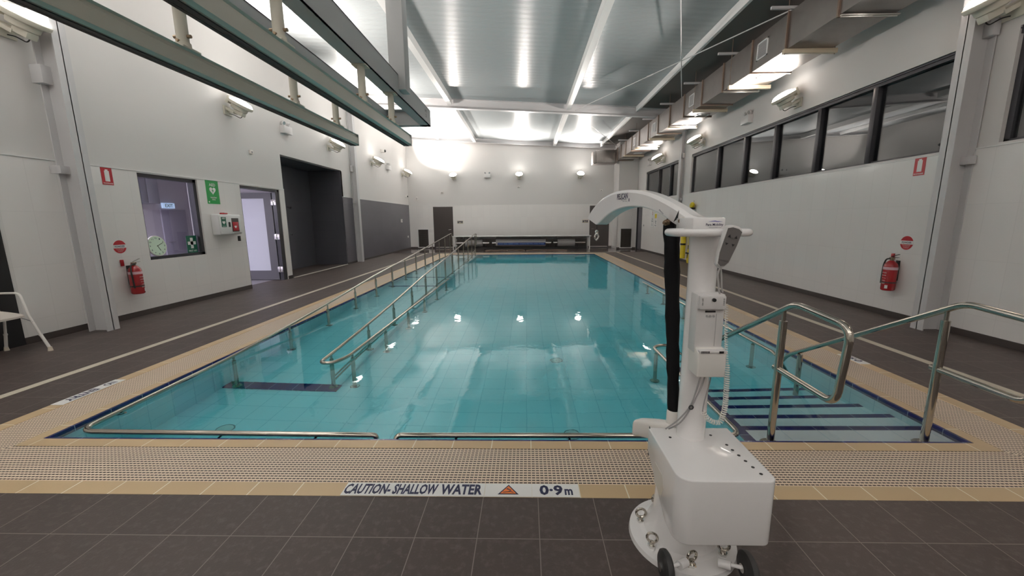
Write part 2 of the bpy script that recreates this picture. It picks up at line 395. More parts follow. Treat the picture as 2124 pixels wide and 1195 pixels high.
# steps at the near right corner
SX0 = 1.62
yn = [PY0, 2.80, 3.10, 3.40, 3.70, 4.00]; zn = [-.10, -.26, -.42, -.58, -.74]
st = MB(); nl = MB()
for i in range(5):
    st.box(SX0, PX1, yn[i], yn[i+1], -1.2, zn[i])
    nl.box(SX0, PX1, yn[i+1]-.055, yn[i+1]+.002, zn[i]-.04, zn[i]+.002)
M['stepF'] = tiled('white_step_tile', (.94, .96, .965), (.72, .80, .84), 'X', 'Y', .265, .3, .028, 2.8, .003, .25, .015)
struct('pool_steps', st, 'stepF', smooth=False); struct('step_nosing_line', nl, 'navy', smooth=False)
struct('step_flank_wall', MB().box(SX0-.075, SX0, PY0, 4.0, -1.2, -.104), 'poolWY', smooth=False)
struct('step_side_line', MB().box(SX0-.075, SX0+.002, PY0, 4.0, -.104, -.096), 'navyY', smooth=False)
# ramp on the left
RX1 = -2.14
rp = [(4.25, -.92), (9.6, -.50), (11.0, -.46), (17.0, -.03), (PY1, -.03)]
rm = MB()
poly = rp + [(PY1, -1.3), (4.25, -1.3)]
rm.prism([(a, b) for a, b in poly], ((PX0+RX1)/2, 0, 0), (0,1,0), (0,0,1), (1,0,0), RX1-PX0)
struct('pool_ramp', rm, 'poolF', smooth=False)
rl = MB()
rl.box(PX0, RX1+.01, 4.10, 4.25, FZ-.04, FZ+.004)
for y in (9.6, 11.0): rl.box(PX0, RX1, y-.05, y+.05, -.52 if y < 10 else -.48, (-.50 if y < 10 else -.46)+.004)
struct('ramp_marker_line', rl, 'navy', smooth=False)
# deck stripes
ds = MB(); ds.box(-4.66, -4.57, FY0, 18.35, 0, .003); ds.box(4.15, 4.24, FY0, 18.35, 0, .003); ds.box(-4.65, 4.23, 18.35, 18.42, 0, .003)
struct('deck_stripe', ds, simple('cream_stripe', (.55, .50, .40), .5), smooth=False)
struct('shower_kerb', MB().box(WL-.02, WL+.04, 10.45, 13.7, 0, .012), simple('pale_kerb', (.6, .57, .5), .4))

# depth and warning lettering set in the coping
def floor_sign(name, label, o, u, v, w, h, texts, extra=None):
    t = Thing(name, label, 'floor sign', o)
    t.part('sign_tile', plate(MB(), o, u, v, w, h, .004), 'signwhite')
    mb = MB()
    for s, du, dv, tw, th in texts:
        text(mb, s, Vector(o)+Vector(u)*du+Vector(v)*dv, u, v, tw, th, .036, .0048)
    t.part('lettering', mb, 'ink', smooth=False)
    if extra: extra(t)
    return t
CY = 1.989; X = (1, 0, 0); Y = (0, 1, 0); Z = (0, 0, 1)
floor_sign('caution_tile', 'white coping tiles lettered caution shallow water in dark blue', (-.637, CY, .001), X, Y, .797, .106,
           [('CAUTION-', -.262, 0, .262, .086), ('SHALLOW', .008, 0, .25, .086), ('WATER', .268, 0, .235, .086)])
def tri(t):
    o = Vector((-.104, CY, .0055))
    t.part('triangle_border', plate(MB(), o, X, Y, 0, 0, .0008, [(-.058, -.038), (.058, -.038), (0, .042)]), 'ink')
    t.part('triangle_panel', plate(MB(), o+Vector((0, 0, .0009)), X, Y, 0, 0, .0006, [(-.044, -.031), (.044, -.031), (0, .031)]), 'orange')
    mb = MB(); p = o+Vector((0, 0, .0018))
    plate(mb, p, X, Y, 0, 0, .0006, [(-.03, -.024), (.012, -.018), (.03, -.026), (.03, -.022), (.012, -.013), (-.03, -.02)])
    plate(mb, p, X, Y, 0, 0, .0006, [(-.012, .004), (.012, -.006), (-.004, -.018), (0, -.018), (.018, -.005), (-.006, .01)])
    t.part('diver_pictogram', mb, 'ink')
t = Thing('no_diving_tile', 'white coping tile with an orange warning triangle', 'floor sign', (-.104, CY, .001))
t.part('sign_tile', plate(MB(), (-.104, CY, .001), X, Y, .263, .106, .004), 'signwhite'); tri(t)
floor_sign('depth_tile', 'white coping tile lettered with the depth 0.9 m, beside the orange triangle', (.160, CY, .001), X, Y, .262, .106,
           [('0·9', -.025, 0, .13, .084), ('m', .072, -.014, .045, .05)])
floor_sign('no_entry_tile', 'white coping tiles lettered no entry on the left pool edge', (-3.93, 3.265, .001), (0,-1,0), X, .53, .106,
           [('NO', -.165, 0, .09, .07), ('ENTRY', .075, 0, .25, .07)])
floor_sign('depth_tile', 'white coping tile with depth figures on the right pool edge', (3.51, 4.12, .001), Y, (-1,0,0), .3, .106,
           [('0·9', -.025, 0, .13, .084), ('m', .075, -.014, .045, .05)])

# ---------------------------------------------------------------- room shell
CT = 6.1
TT = 2.32          # top of the tiling
def wallpieces(mb, x0, x1, y0, y1, z0, z1, holes):
    """wall slab along Y with rectangular holes (ya, yb, za, zb)"""
    ys = sorted(set([y0, y1]+[h for H in holes for h in H[:2] if y0 < h < y1]))
    for a, b in zip(ys, ys[1:]):
        mid = (a+b)/2; hs = sorted([(H[2], H[3]) for H in holes if H[0] < mid < H[1]])
        z = z0
        for ha, hb in hs:
            ha, hb = max(ha, z0), min(hb, z1)
            if hb <= ha: continue
            if ha > z: mb.box(x0, x1, a, b, z, ha)
            z = max(z, hb)
        if z < z1: mb.box(x0, x1, a, b, z, z1)
    return mb
HL = [(6.46, 7.64, .88, 2.30), (8.78, 10.2, 0, 2.30), (10.4, 13.73, 0, 3.20), (3.7, 4.63, 0, 2.3)]
struct('wall_left', wallpieces(MB(), WL-.2, WL, FY0, YB, 0, CT, HL), 'paint', smooth=False)
struct('wall_left_tiling', wallpieces(MB(), WL, WL+.012, FY0, 13.72, 0, TT, HL), 'tileY', smooth=False)
struct('wall_left_grey_tiling', MB().box(WL, WL+.012, 13.74, YB, 0, TT), 'greyY', smooth=False)
r = MB()
r.box(WL-1.2, WL-1.1, 10.3, 13.82, 0, 3.29); struct('recess_back_wall', r, 'greyD', smooth=False)
r = MB(); r.box(WL-1.2, WL-.0, 13.72, 13.82, 0, 3.19); r.box(WL-1.2, WL-.2, 10.3, 10.4, 0, 3.29); r.box(WL-1.2, WL-.19, 10.3, 13.82, 3.19, 3.29)
struct('recess_side_wall', r, 'greyX', smooth=False)
struct('recess_floor', MB().box(WL-1.2, WL-.3, 10.3, 13.8, -.1, 0), 'floor', smooth=False)
HR = [(5.66, 13.93, 2.36, 3.62), (15.1, 19.0, 2.36, 3.62), (.6, 5.0, 2.36, 3.62), (19.35, 20.25, 0, 2.12)]
struct('wall_right', wallpieces(MB(), WR, WR+.2, FY0, YB, 0, CT, HR), 'paint', smooth=False)
struct('wall_right_tiling', wallpieces(MB(), WR-.012, WR, FY0, YB, 0, TT, HR), 'tileY', smooth=False)
HB = [(-4.99, -3.93, 0, 2.22), (3.40, 4.44, 0, 2.22)]
def wallx(mb, y0, y1, x0, x1, z0, z1, holes):
    xs = sorted(set([x0, x1]+[h for H in holes for h in H[:2]]))
    for a, b in zip(xs, xs[1:]):
        hs = [H for H in holes if H[0] < (a+b)/2 < H[1]]
        mb.box(a, b, y0, y1, hs[0][3] if hs else z0, z1)
    return mb
struct('wall_back', wallx(MB(), YB, YB+.2, WL-.2, WR+.2, 0, CT, HB), 'paint', smooth=False)
struct('wall_back_tiling', wallx(MB(), YB-.012, YB, WL, WR, 0, TT-.03, HB), 'tileX', smooth=False)
tr = MB(); wallpieces(tr, WL, WL+.022, FY0, 10.4, TT, TT+.012, [(8.6, 8.6, 0, 0)]); tr.box(WL, WL+.022, 13.74, YB-.03, TT, TT+.012); struct('trim_1', tr, 'white', smooth=False)
struct('trim_2', MB().box(WR-.022, WR, FY0, 20.27, TT, TT+.012), 'white', smooth=False)
struct('trim_3', MB().box(WL+.03, 4.58, YB-.022, YB, TT-.03, TT-.018), 'white', smooth=False)
struct('wall_near', MB().box(FX0, FX1, FY0-.2, FY0, 0, CT), 'paint', smooth=False)
# boxed corner at the back right
struct('corner_bulkhead', MB().box(4.62, WR-.012, 20.3, YB-.012, 0, CT), 'paint', smooth=False)
struct('corner_bulkhead_tiling', MB().box(4.60, WR-.012, 20.29, 20.3, 0, TT).box(4.605, 4.62, 20.29, YB-.012, 0, TT), 'tileX', smooth=False)
# skirting
def skirt(name, mb): struct(name, mb, 'skirt', smooth=False)
skirt('baseboard_left', wallpieces(MB(), WL+.012, WL+.024, FY0, 10.4, 0, .085, HL).box(WL+.012, WL+.024, 13.74, YB-.02, 0, .06))
skirt('baseboard_right', wallpieces(MB(), WR-.024, WR-.012, FY0, 20.29, 0, .085, HR))
skirt('baseboard_back', wallx(MB(), YB-.024, YB-.012, WL+.02, 4.6, 0, .085, HB).box(4.6, WR-.03, 20.275, 20.29, 0, .085))
# ceiling
def cz(x): return 5.52-.053*x
c = MB(); xa, xb = WL-.2, WR+.2
c.hexa([(xa, FY0-.2, cz(xa)), (xb, FY0-.2, cz(xb)), (xb, YB+.2, cz(xb)), (xa, YB+.2, cz(xa)), (xa, FY0-.2, cz(xa)+.15), (xb, FY0-.2, cz(xb)+.15), (xb, YB+.2, cz(xb)+.15), (xa, YB+.2, cz(xa)+.15)])
struct('ceiling', c, 'ceiling', smooth=False)

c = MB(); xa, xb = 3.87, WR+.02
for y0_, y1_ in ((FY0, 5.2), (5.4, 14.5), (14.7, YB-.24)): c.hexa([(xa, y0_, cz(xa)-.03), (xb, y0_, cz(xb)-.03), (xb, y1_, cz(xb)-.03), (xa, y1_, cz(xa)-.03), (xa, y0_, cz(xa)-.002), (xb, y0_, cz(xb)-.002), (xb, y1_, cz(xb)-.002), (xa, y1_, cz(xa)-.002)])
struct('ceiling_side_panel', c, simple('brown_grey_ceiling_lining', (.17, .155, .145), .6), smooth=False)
# portal frames: I-section rafters and columns
def ibeam_x(mb, y, x0, x1, zt, depth, wid=.17, tf=.014, tw=.01):
    def seg(a, b, y0, y1):
        mb.hexa([(x0, y0, zt(x0)-a), (x1, y0, zt(x1)-a), (x1, y1, zt(x1)-a), (x0, y1, zt(x0)-a), (x0, y0, zt(x0)-b), (x1, y0, zt(x1)-b), (x1, y1, zt(x1)-b), (x0, y1, zt(x0)-b)])
    seg(tf, 0, y-wid/2, y+wid/2); seg(depth, depth-tf, y-wid/2, y+wid/2); seg(depth-tf, tf, y-tw/2, y+tw/2); return mb
for y in (5.3, 14.6):
    t = Thing('steel_portal_frame', 'white painted steel rafter crossing the ceiling, with columns at both walls, ' + ('nearest the camera' if y < 10 else 'halfway down the pool'), 'portal frame', (0, y, 0), 'portal frames')
    t.part('rafter', ibeam_x(MB(), y, WL+.02, WR-.02, lambda x: cz(x)-.003, .31), 'steel_paint', smooth=False)
    for sgn, wx_ in ((1, WL), (-1, WR)):
        near_ = y < 10; x1 = wx_+sgn*((.44 if near_ else .21) if wx_ < 0 else (.29 if near_ else .14)); x0 = wx_+sgn*(.17 if near_ and wx_ < 0 else .013)
        mb = MB(); zt = cz(wx_)-.33
        mb.box(x1-sgn*.014, x1, y-.085, y+.085, 0, zt); mb.box(x0, x0+sgn*.014, y-.085, y+.085, 0, zt); mb.box(x0, x1, y-.006, y+.006, 0, zt)
        cp = t.part('column', mb, 'steel_paint', smooth=False)
        for za in ((3.24, 3.46) if wx_ < 0 else (3.60, 3.76)), (2.14, 2.24):
            t.part('column_cleat', MB().box(x0-sgn*(.06 if near_ and wx_ < 0 else -.01), x0+sgn*.09, y-.12, y-.006, za[0], za[1]), 'steel_paint', parent=cp, bevel=.004)
t = Thing('end_rafter', 'pale steel beam along the top of the far wall', 'beam', (0, YB-.15, 5))
t.part('beam', ibeam_x(MB(), YB-.16, WL+.02, WR-.02, lambda x: cz(x)-.003, .2, .12), 'steel_paint', smooth=False)
for i, (x0, x1, dep, lb) in enumerate(((-2.70, -2.55, .2, 'white box purlin running down the ceiling left of centre'), (1.40, 1.55, .2, 'white box purlin running down the ceiling right of centre'), (3.80, 3.86, .17, 'slim white purlin running along the ceiling beside the duct'), (-4.55, -4.47, .15, 'slim white purlin near the left wall'))):
    t = Thing('ceiling_purlin', lb, 'purlin', (x0, 10, 5.2), 'ceiling purlins')
    for k, (a, b) in enumerate(((FY0+.02, 5.2), (5.4, 14.51), (14.69, 21.2))):
        zt = cz(x1)-.004
        t.part('purlin_length', MB().box(x0, x1, a, b, zt-dep, zt), 'white', smooth=False)
# thin brace rods
def zp(x): return cz(x)-.20
for (xa_, ya_, xb_, yb_, lb) in ((1.7, 14.4, 4.9, 6.9, 'long thin white brace rod crossing under the ceiling'), (2.45, 7.0, 4.75, 12.9, 'thin white brace rod ending above the duct'), (1.75, 14.8, 4.5, 20.4, 'thin brace rod under the far ceiling bay')):
    t = Thing('brace_rod', lb, 'brace rod', (xa_, ya_, zp(xa_)), 'roof brace rods')
    mb = MB(); mb.cyl((xa_, ya_, zp(xa_)-.04), (xb_, yb_, zp(xb_)-.04), .011, n=8); t.part('rod', mb, 'steel_paint')
    mb = MB(); mb.cyl(Vector((xa_, ya_, zp(xa_)-.04)).lerp(Vector((xb_, yb_, zp(xb_)-.04)), .45), Vector((xa_, ya_, zp(xa_)-.04)).lerp(Vector((xb_, yb_, zp(xb_)-.04)), .48), .018, n=8); t.part('turnbuckle', mb, 'steel_paint')

# ---------------------------------------------------------------- windows, doors
def window_row(n, y0, y1, z0, z1, mull):
    root = bpy.data.objects.new('window_%d' % n, None); C.objects.link(root); root['kind'] = 'structure'; root.location = (WR, y0, z0)
    off = (-WR, -y0, -z0); xa, xb = WR+.05, WR+.13; fw = .06
    mb = MB(); mb.box(xa, xb, y0, y1, z0, z0+.03); mb.box(xa-.03, xb, y0, y1, z1-.085, z1); mb.box(xa, xb, y0, y0+fw, z0, z1); mb.box(xa, xb, y1-fw, y1, z0, z1)
    mb.box(xa-.045, xa-.028, y0, y1, z1-.035, z1-.02)
    fr = mb.build('window_frame', 'frame', root, off=off, smooth=False)
    for m_ in mull:
        MB().box(xa-.04, xb, m_-.045, m_+.045, z0+.01, z1-.08).build('mullion', 'frame', root, off=off, bevel=.004)
    ys = [y0+fw]+[q for m_ in mull for q in (m_-.045, m_+.045)]+[y1-fw]
    for a, b in zip(ys[::2], ys[1::2]):
        MB().box(xb-.05, xb-.04, a, b, z0+.03, z1-.085).build('window_pane', 'glass', root, off=off, smooth=False)
window_row(1, 5.66, 13.93, 2.36, 3.62, [6.86, 8.08, 9.42, 10.68, 12.1])
window_row(2, 15.1, 19.0, 2.36, 3.62, [15.95, 17.3])
window_row(3, .6, 5.0, 2.36, 3.62, [2.2, 3.6])
# night outside: dark boards a metre beyond the glass keep the panes dark
struct('night_backing', MB().box(WR+1.6, WR+1.7, FY0, YB, 0, CT), simple('night_dark', (.02, .02, .022), .8), smooth=False)
# office window in the left wall
root = bpy.data.objects.new('window_4', None); C.objects.link(root); root['kind'] = 'structure'; root.location = (WL, 6.46, .88); off = (-WL, -6.46, -.88)
mb = MB(); xa, xb = WL-.13, WL-.02
mb.box(xa, xb, 6.46, 7.64, .88, .93); mb.box(xa, xb, 6.46, 7.64, 2.24, 2.30); mb.box(xa, xb, 6.46, 6.5, .88, 2.3); mb.box(xa, xb, 7.57, 7.64, .88, 2.3)
mb.build('window_frame', 'frame', root, off=off, smooth=False)
MB().box(WL-.10, WL-.094, 6.5, 7.57, .93, 2.24).build('window_pane', 'glass2', root, off=off, smooth=False)
# office room behind
ox0 = -9.2
o_ = MB(); o_.box(ox0-.1, ox0, 4.9, 12.3, 0, 2.8); o_.box(ox0, WL-.2, 4.8, 4.9, 0, 2.8); o_.box(ox0, WL-1.3, 12.3, 12.4, 0, 2.8); o_.box(WL-1.3, WL-.2, 10.26, 10.28, 0, 2.8); o_.box(WL-1.3, WL-1.22, 10.26, 12.3, 0, 2.8); o_.box(ox0, WL-.2, 4.9, 10.28, 2.7, 2.8); o_.box(ox0, WL-1.22, 10.28, 12.4, 2.7, 2.8)
struct('wall_office', o_, 'office', smooth=False)
struct('floor_office', MB().box(ox0, WL-.31, 4.9, 10.26, -.1, 0).box(ox0, WL-1.25, 10.26, 12.3, -.1, 0), simple('office_vinyl', (.3, .28, .32), .4), smooth=False)
t = Thing('office_door', 'grey-lilac door seen through the office window', 'door', (ox0, 10.2, 0))
t.part('door_leaf', MB().box(ox0+.01, ox0+.05, 9.88, 10.60, .01, 1.83), simple('lilac_door', (.42, .40, .47), .5), bevel=.004)
t.part('door_handle', MB().cyl((ox0+.05, 9.98, 1.0), (ox0+.1, 9.98, 1.0), .012).cyl((ox0+.1, 9.97, 1.0), (ox0+.1, 10.1, 1.0), .01), 'chrome')
t = Thing('exit_sign', 'lit exit sign above the door seen through the office window', 'exit sign', (ox0+.03, 10.13, 1.85))
t.part('sign_box', MB().box(ox0+.002, ox0+.05, 9.96, 10.30, 1.86, 1.99), 'exit', bevel=.004)
t.part('lettering', text(MB(), 'EXIT', (ox0+.05, 10.13, 1.925), Y, Z, .22, .08, .02), 'dgreen', smooth=False)
t = Thing('office_cabinet', 'grey wall cabinet inside the office', 'cabinet', (ox0, 9.3, 1.95))
t.part('cabinet_body', MB().box(ox0+.002, ox0+.30, 9.0, 9.62, 1.95, 2.66), simple('cabinet_grey', (.3, .3, .34), .5), bevel=.005)
for a in (9.01, 9.32): t.part('cabinet_door', MB().box(ox0+.30, ox0+.315, a, a+.29, 1.96, 2.65), simple('cabinet_grey2', (.33, .33, .37), .5), bevel=.003)
# clock leaning inside the window
t = Thing('wall_clock', 'round wall clock with a pale green face standing in the office window', 'clock', (WL-.11, 6.66, .93))
co = Vector((WL-.028, 6.66, 1.105)); R_ = .175; UU, VV = Vector((0, 1, 0)), Vector((-.12, 0, 1)).normalized(); NN = UU.cross(VV)
t.part('clock_case', MB().lathe(co-NN*.03, [(R_*.9, 0), (R_, .008), (R_, .028), (R_*.95, .033), (R_*.93, .03)], 40, NN), 'white_plastic')
t.part('clock_face', plate(MB(), co+NN*.0, UU, VV, 0, 0, .003, disc(R_*.93, 40)), 'clockface')
for h in range(12):
    mb = MB(); a = PI/2-2*PI*(h+1)/12; text(mb, str(h+1), co+UU*(.76*R_*math.cos(a))+VV*(.76*R_*math.sin(a)), UU, VV, .022 if h < 9 else .034, .026, .01, .004)
    t.part('numeral', mb, 'ink', smooth=False)
def hand(a, l, w): 
    d = UU*math.cos(a)+VV*math.sin(a); e_ = NN.cross(d)
    return MB().obox(co+NN*.006+d*l*.4, (l, w, .002), d, e_, NN)
t.part('minute_hand', hand(PI/2-2*PI*.18, .13, .006), 'black'); t.part('hour_hand', hand(PI/2-2*PI*.43, .1, .008), 'black')
# first aid sticker on the glass
def sign(name, label, o, u, v, w, h, mat, texts=(), shapes=(), tmat='signwhite', poly=None, cat='sign', group=None, frame=None):
    t = Thing(name, label, cat, o, group)
    t.part('panel', plate(MB(), o, u, v, w, h, .004, poly), mat)
    n = Vector(u).cross(Vector(v))
    if shapes:
        for nm, pl, m_, k in shapes:
            mb = MB()
            for q in pl: plate(mb, Vector(o)+n*(.004+.001*k), u, v, 0, 0, .001, q)
            t.part(nm, mb, m_)
    if texts:
        mb = MB()
        for s, du, dv, tw, th in texts: text(mb, s, Vector(o)+Vector(u)*du+Vector(v)*dv, u, v, tw, th, .015, .0068)
        t.part('lettering', mb, tmat, smooth=False)
    return t
def rect(x0, x1, y0, y1): return [(x0, y0), (x1, y0), (x1, y1), (x0, y1)]
LU, RU = Y, (0, -1, 0)      # reading directions on the left and right walls
LX, RX = WL+.0125, WR-.0125
sign('first_aid_sign', 'green first aid sign with a white cross in the lower corner of the office window', (WL-.092, 7.44, 1.09), LU, Z, .23, .32, 'dgreen',
     [('FIRST AID', 0, -.125, .18, .03)], [('white_cross', [rect(-.03, .03, -.08, .12), rect(-.09, .09, -.01, .05)], 'signwhite', 0)])
LOC = [('extinguisher_pictogram', [rect(-.035, .035, -.075, .08), rect(-.02, .02, .08, .1)], 'signwhite', 0), ('pictogram_body', [rect(-.025, .025, -.062, .068)], 'signwhite', 1), ('pictogram_outline', [rect(-.045, -.035, -.08, .1), rect(.035, .045, -.08, .1)], 'redsign', 1)]
sign('extinguisher_location_sign', 'red extinguisher sign high on the left wall beside the column', (LX, 5.985, 2.19), LU, Z, .16, .25, 'redsign', [('FIRE EXTINGUISHER', 0, -.103, .14, .018)], LOC[:1], cat='sign')
sign('extinguisher_location_sign', 'red extinguisher sign high on the right wall under the windows', (RX, 5.905, 2.205), RU, Z, .16, .25, 'redsign', [('FIRE EXTINGUISHER', 0, -.103, .14, .018)], LOC[:1], cat='sign')
def powder(o, u, side):
    lower = [(.1*math.cos(a), .1*math.sin(a)) for a in [PI+.2+i*(PI-.4)/16 for i in range(17)]]
    upper = [(.1*math.cos(a), .1*math.sin(a)) for a in [.32+i*(PI-.64)/16 for i in range(17)]]
    sign('powder_sign', 'round red and white powder sign above the extinguisher on the %s wall' % side, o, u, Z, 0, 0, 'signwhite',
         [('POWDER', 0, .006, .15, .028)], [('red_field', [upper, lower], 'redsign', 0)], tmat='ink', poly=disc(.102))
    s = sign.__name__
powder((LX, 5.985, 1.135), LU, 'left'); powder((RX, 5.915, 1.127), RU, 'right')
for x, u in ((LX, LU), (RX, RU)):
    pw = [o for o in C.objects if o.name.startswith('powder_sign')][-2 if x == LX else -1]
    mb = MB(); yy = 5.985 if x == LX else 5.915; zz = 1.135 if x == LX else 1.127
    for k in range(4): text(mb, ['FOR CLASS A B E FIRES', 'PULL OUT SAFETY PIN', 'AIM AT BASE OF FIRE', 'SQUEEZE LEVER'][k], (x, yy, zz-.03-.015*k), u, Z, .13-.02*k, .008, 0, .0068)
    mb.build('fine_print', 'signwhite', pw, off=(-x, -yy, -zz), smooth=False)
sign('defibrillator_sign', 'green sign with AED and a white heart on the left wall', (LX, 7.995, 2.09), LU, Z, .32, .455, 'green',
     [('AED', 0, .145, .16, .055), ('Automated External\nDefibrillator', 0, -.12, .16, .07)],
     [('heart', [sc(heart(.085), 1, 0, .035)], 'signwhite', 0), ('heart_bolt', [sc(BOLT, .045, 0, .03)], 'green', 1), ('sticker', [sc(disc(.016, 12), 1, -.12, -.19)], 'signwhite', 0)])
# AED cabinet
ab = (WL+.012, 8.15, 1.24)
t = Thing('aed_cabinet', 'white defibrillator cabinet with a small window showing a red bag, on the left wall', 'cabinet', ab)
t.part('cabinet_body', MB().box(WL+.012, WL+.17, 7.85, 8.47, 1.245, 1.655), 'white', bevel=.02, seg=3)
p = t.part('cabinet_door', MB().box(WL+.17, WL+.182, 7.865, 8.455, 1.26, 1.64), 'white', bevel=.008)
t.part('door_window', MB().box(WL+.182, WL+.185, 8.18, 8.38, 1.30, 1.58), 'louvre', parent=p)
t.part('red_bag', MB().box(WL+.185, WL+.19, 8.20, 8.36, 1.32, 1.50), 'redsign', parent=p, bevel=.002)
t.part('bag_emblem', plate(MB(), (WL+.19, 8.27, 1.40), LU, Z, 0, 0, .002, heart(.035)), 'signwhite', parent=p)
t.part('door_latch', MB().box(WL+.182, WL+.195, 8.09, 8.13, 1.40, 1.50), 'black', parent=p)
q = t.part('label_panel', plate(MB(), (WL+.182, 7.965, 1.50), LU, Z, .13, .2, .002), 'dgreen', parent=p)
mb = MB(); text(mb, 'AED', (WL+.182, 7.965, 1.575), LU, Z, .09, .03, .02, .004); plate(mb, (WL+.184, 7.965, 1.49), LU, Z, 0, 0, .001, heart(.042)); text(mb, 'Defibrillator', (WL+.182, 7.965, 1.42), LU, Z, .09, .015, 0, .004)
t.part('lettering', mb, 'signwhite', parent=p, smooth=False)
t.part('alarm_strobe', MB().box(WL+.03, WL+.12, 8.07, 8.19, 1.655, 1.69), 'red', bevel=.012)
t.part('caption', text(MB(), 'CALL 000 FOR EMERGENCY', (WL+.17, 8.33, 1.275), LU, Z, .23, .018, 0, .0135), 'black', smooth=False)
t = Thing('card_reader', 'small black card reader on the left wall beside the office doorway', 'card reader', (WL+.012, 8.56, 1.15))
t.part('reader_body', MB().box(WL+.012, WL+.03, 8.53, 8.60, 1.09, 1.20), 'black', bevel=.005)

# office doorway, leaf folded inward
root = bpy.data.objects.new('door_1', None); C.objects.link(root); root['kind'] = 'structure'; root.location = (WL, 9.5, 0); off = (-WL, -9.5, 0)
mb = MB(); mb.box(WL-.16, WL-.01, 10.13, 10.2, 0, 2.3); mb.box(WL-.16, WL-.01, 8.78, 8.82, 0, 2.3); mb.box(WL-.16, WL-.01, 8.78, 10.2, 2.24, 2.3)
mb.box(WL-.1, WL-.01, 10.05, 10.13, 0, 2.24)
mb.build('door_frame', 'frame', root, off=off, smooth=False)
mb = MB(); lx0, lx1 = WL-1.35, WL-.12; ly = 10.08
mb.box(lx0, lx1, ly-.045, ly, .01, .25); mb.box(lx0, lx1, ly-.045, ly, 2.08, 2.22); mb.box(lx0, lx0+.13, ly-.045, ly, .25, 2.08); mb.box(lx1-.2, lx1, ly-.045, ly, .25, 2.08)
leaf = mb.build('door_leaf', 'doorgrey', root, off=off, smooth=False)
MB().box(lx0+.13, lx1-.2, ly-.03, ly-.015, .25, 2.08).build('door_pane', 'frost', leaf, off=off, smooth=False)
for z in (.28, 1.12, 1.98):
    mb = MB(); mb.box(WL-.14, WL-.005, ly-.055, ly-.045, z-.07, z+.07); mb.cyl((WL-.075, ly-.06, z-.08), (WL-.075, ly-.06, z+.08), .011)
    mb.build('hinge', 'chrome', leaf, off=off, bevel=.002)
# dark opening at the far left, its gloom painted as a black sheet
root = bpy.data.objects.new('door_2', None); C.objects.link(root); root['kind'] = 'structure'; root.location = (WL, 4.1, 0); off = (-WL, -4.1, 0)
MB().box(WL-.06, WL+.03, 3.7, 4.62, .005, 2.3).build('door_leaf', simple('black_opening_fill', (.008, .008, .009), .6), root, off=off, smooth=False)
# back wall doors
for n, (x0, x1) in ((3, (-4.99, -3.93)), (4, (3.40, 4.44))):
    root = bpy.data.objects.new('door_%d' % n, None); C.objects.link(root); root['kind'] = 'structure'; root.location = ((x0+x1)/2, YB, 0); off = (-(x0+x1)/2, -YB, 0)
    mb = MB(); mb.box(x0, x0+.05, YB-.02, YB+.1, 0, 2.22); mb.box(x1-.05, x1, YB-.02, YB+.1, 0, 2.22); mb.box(x0, x1, YB-.02, YB+.1, 2.17, 2.22); mb.build('door_frame', 'frame', root, off=off, smooth=False)
    lf = MB().box(x0+.055, x1-.055, YB+.01, YB+.055, .01, 2.165).build('door_leaf', 'doorgrey', root, off=off, bevel=.004)
    MB().box(x0+.07, x1-.07, YB+.004, YB+.01, .03, .36).build('kick_plate', 'kick', lf, off=off)
    hx = x1-.13 if n == 3 else x0+.13
    MB().cyl((hx, YB+.01, 1.0), (hx, YB-.05, 1.0), .012).cyl((hx, YB-.05, 1.0), (hx+(-.12 if n == 3 else .12), YB-.05, 1.0), .01).build('door_handle', 'chrome', lf, off=off)
    if n == 4: MB().box(x1-.3, x1-.1, YB+.004, YB+.012, 1.0, 1.35).build('notice', 'beige', lf, off=off)
root = bpy.data.objects.new('door_5', None); C.objects.link(root); root['kind'] = 'structure'; root.location = (WR, 19.8, 0); off = (-WR, -19.8, 0)
MB().box(WR-.02, WR+.12, 19.35, 19.42, 0, 2.12).box(WR-.02, WR+.12, 20.18, 20.25, 0, 2.12).box(WR-.02, WR+.12, 19.35, 20.25, 2.05, 2.12).build('door_frame', 'frame', root, off=off, smooth=False)
MB().box(WR+.04, WR+.08, 19.42, 20.18, .01, 2.05).build('door_leaf', 'doorgrey', root, off=off, smooth=False)

# ---------------------------------------------------------------- floodlights
def make_flood():
    t = Thing('wall_floodlight', 'x', 'floodlight', (0, 0, 0))
    th = math.radians(29); n = Vector((math.sin(th), 0, math.cos(th))); u = Vector((math.cos(th), 0, -math.sin(th))); c0 = Vector((.32, 0, .02))
    t.part('wall_bracket', MB().box(0, .03, -.11, .11, -.20, -.02).obox((.10, 0, -.11), (.2, .14, .05), u, Y, n), 'ivory', bevel=.006)
    mb = MB(); k = 32
    prof = [(.12, -.15), (.16, -.13), (.17, -.07), (.235, -.05), (.245, -.03), (.245, .0), (.228, .008), (.222, -.004)]
    rings = [mb.ring(c0+n*h, u, Vector((0, 1, 0)), r, k, r*.8) for r, h in prof]; mb.loft(rings)
    body = t.part('housing', mb, 'ivory')
    mb = MB(); mb.loft([mb.ring(c0+n*h, u, Vector((0, 1, 0)), r, 32, r*.8) for r, h in ((.222, -.004), (.222, .004), (.21, .03), (.17, .058), (.10, .076), (.03, .082))])
    t.part('lamp_lens', mb, 'lens')
    t.part('end_bracket', MB().obox(c0-u*.22-n*.03, (.06, .2, .14), u, Y, n), 'ivory', bevel=.006)
    t.part('ballast_box', MB().obox(c0+u*.04-n*.18, (.2, .12, .08), u, Y, n), 'ivory', bevel=.01)
    t.part('cable', MB().tube(fillet([c0+u*.12-n*.2, c0+u*.10-n*.27, c0-u*.06-n*.27, (.05, 0, -.17)], .06), .007, 8), 'black')
    return t.o
flood = make_flood(); flood_used = []
NMS = ['nearest the camera', 'second from the camera', 'third from the camera', 'fourth from the camera', 'farthest from the camera']
LIGHT_W = 116
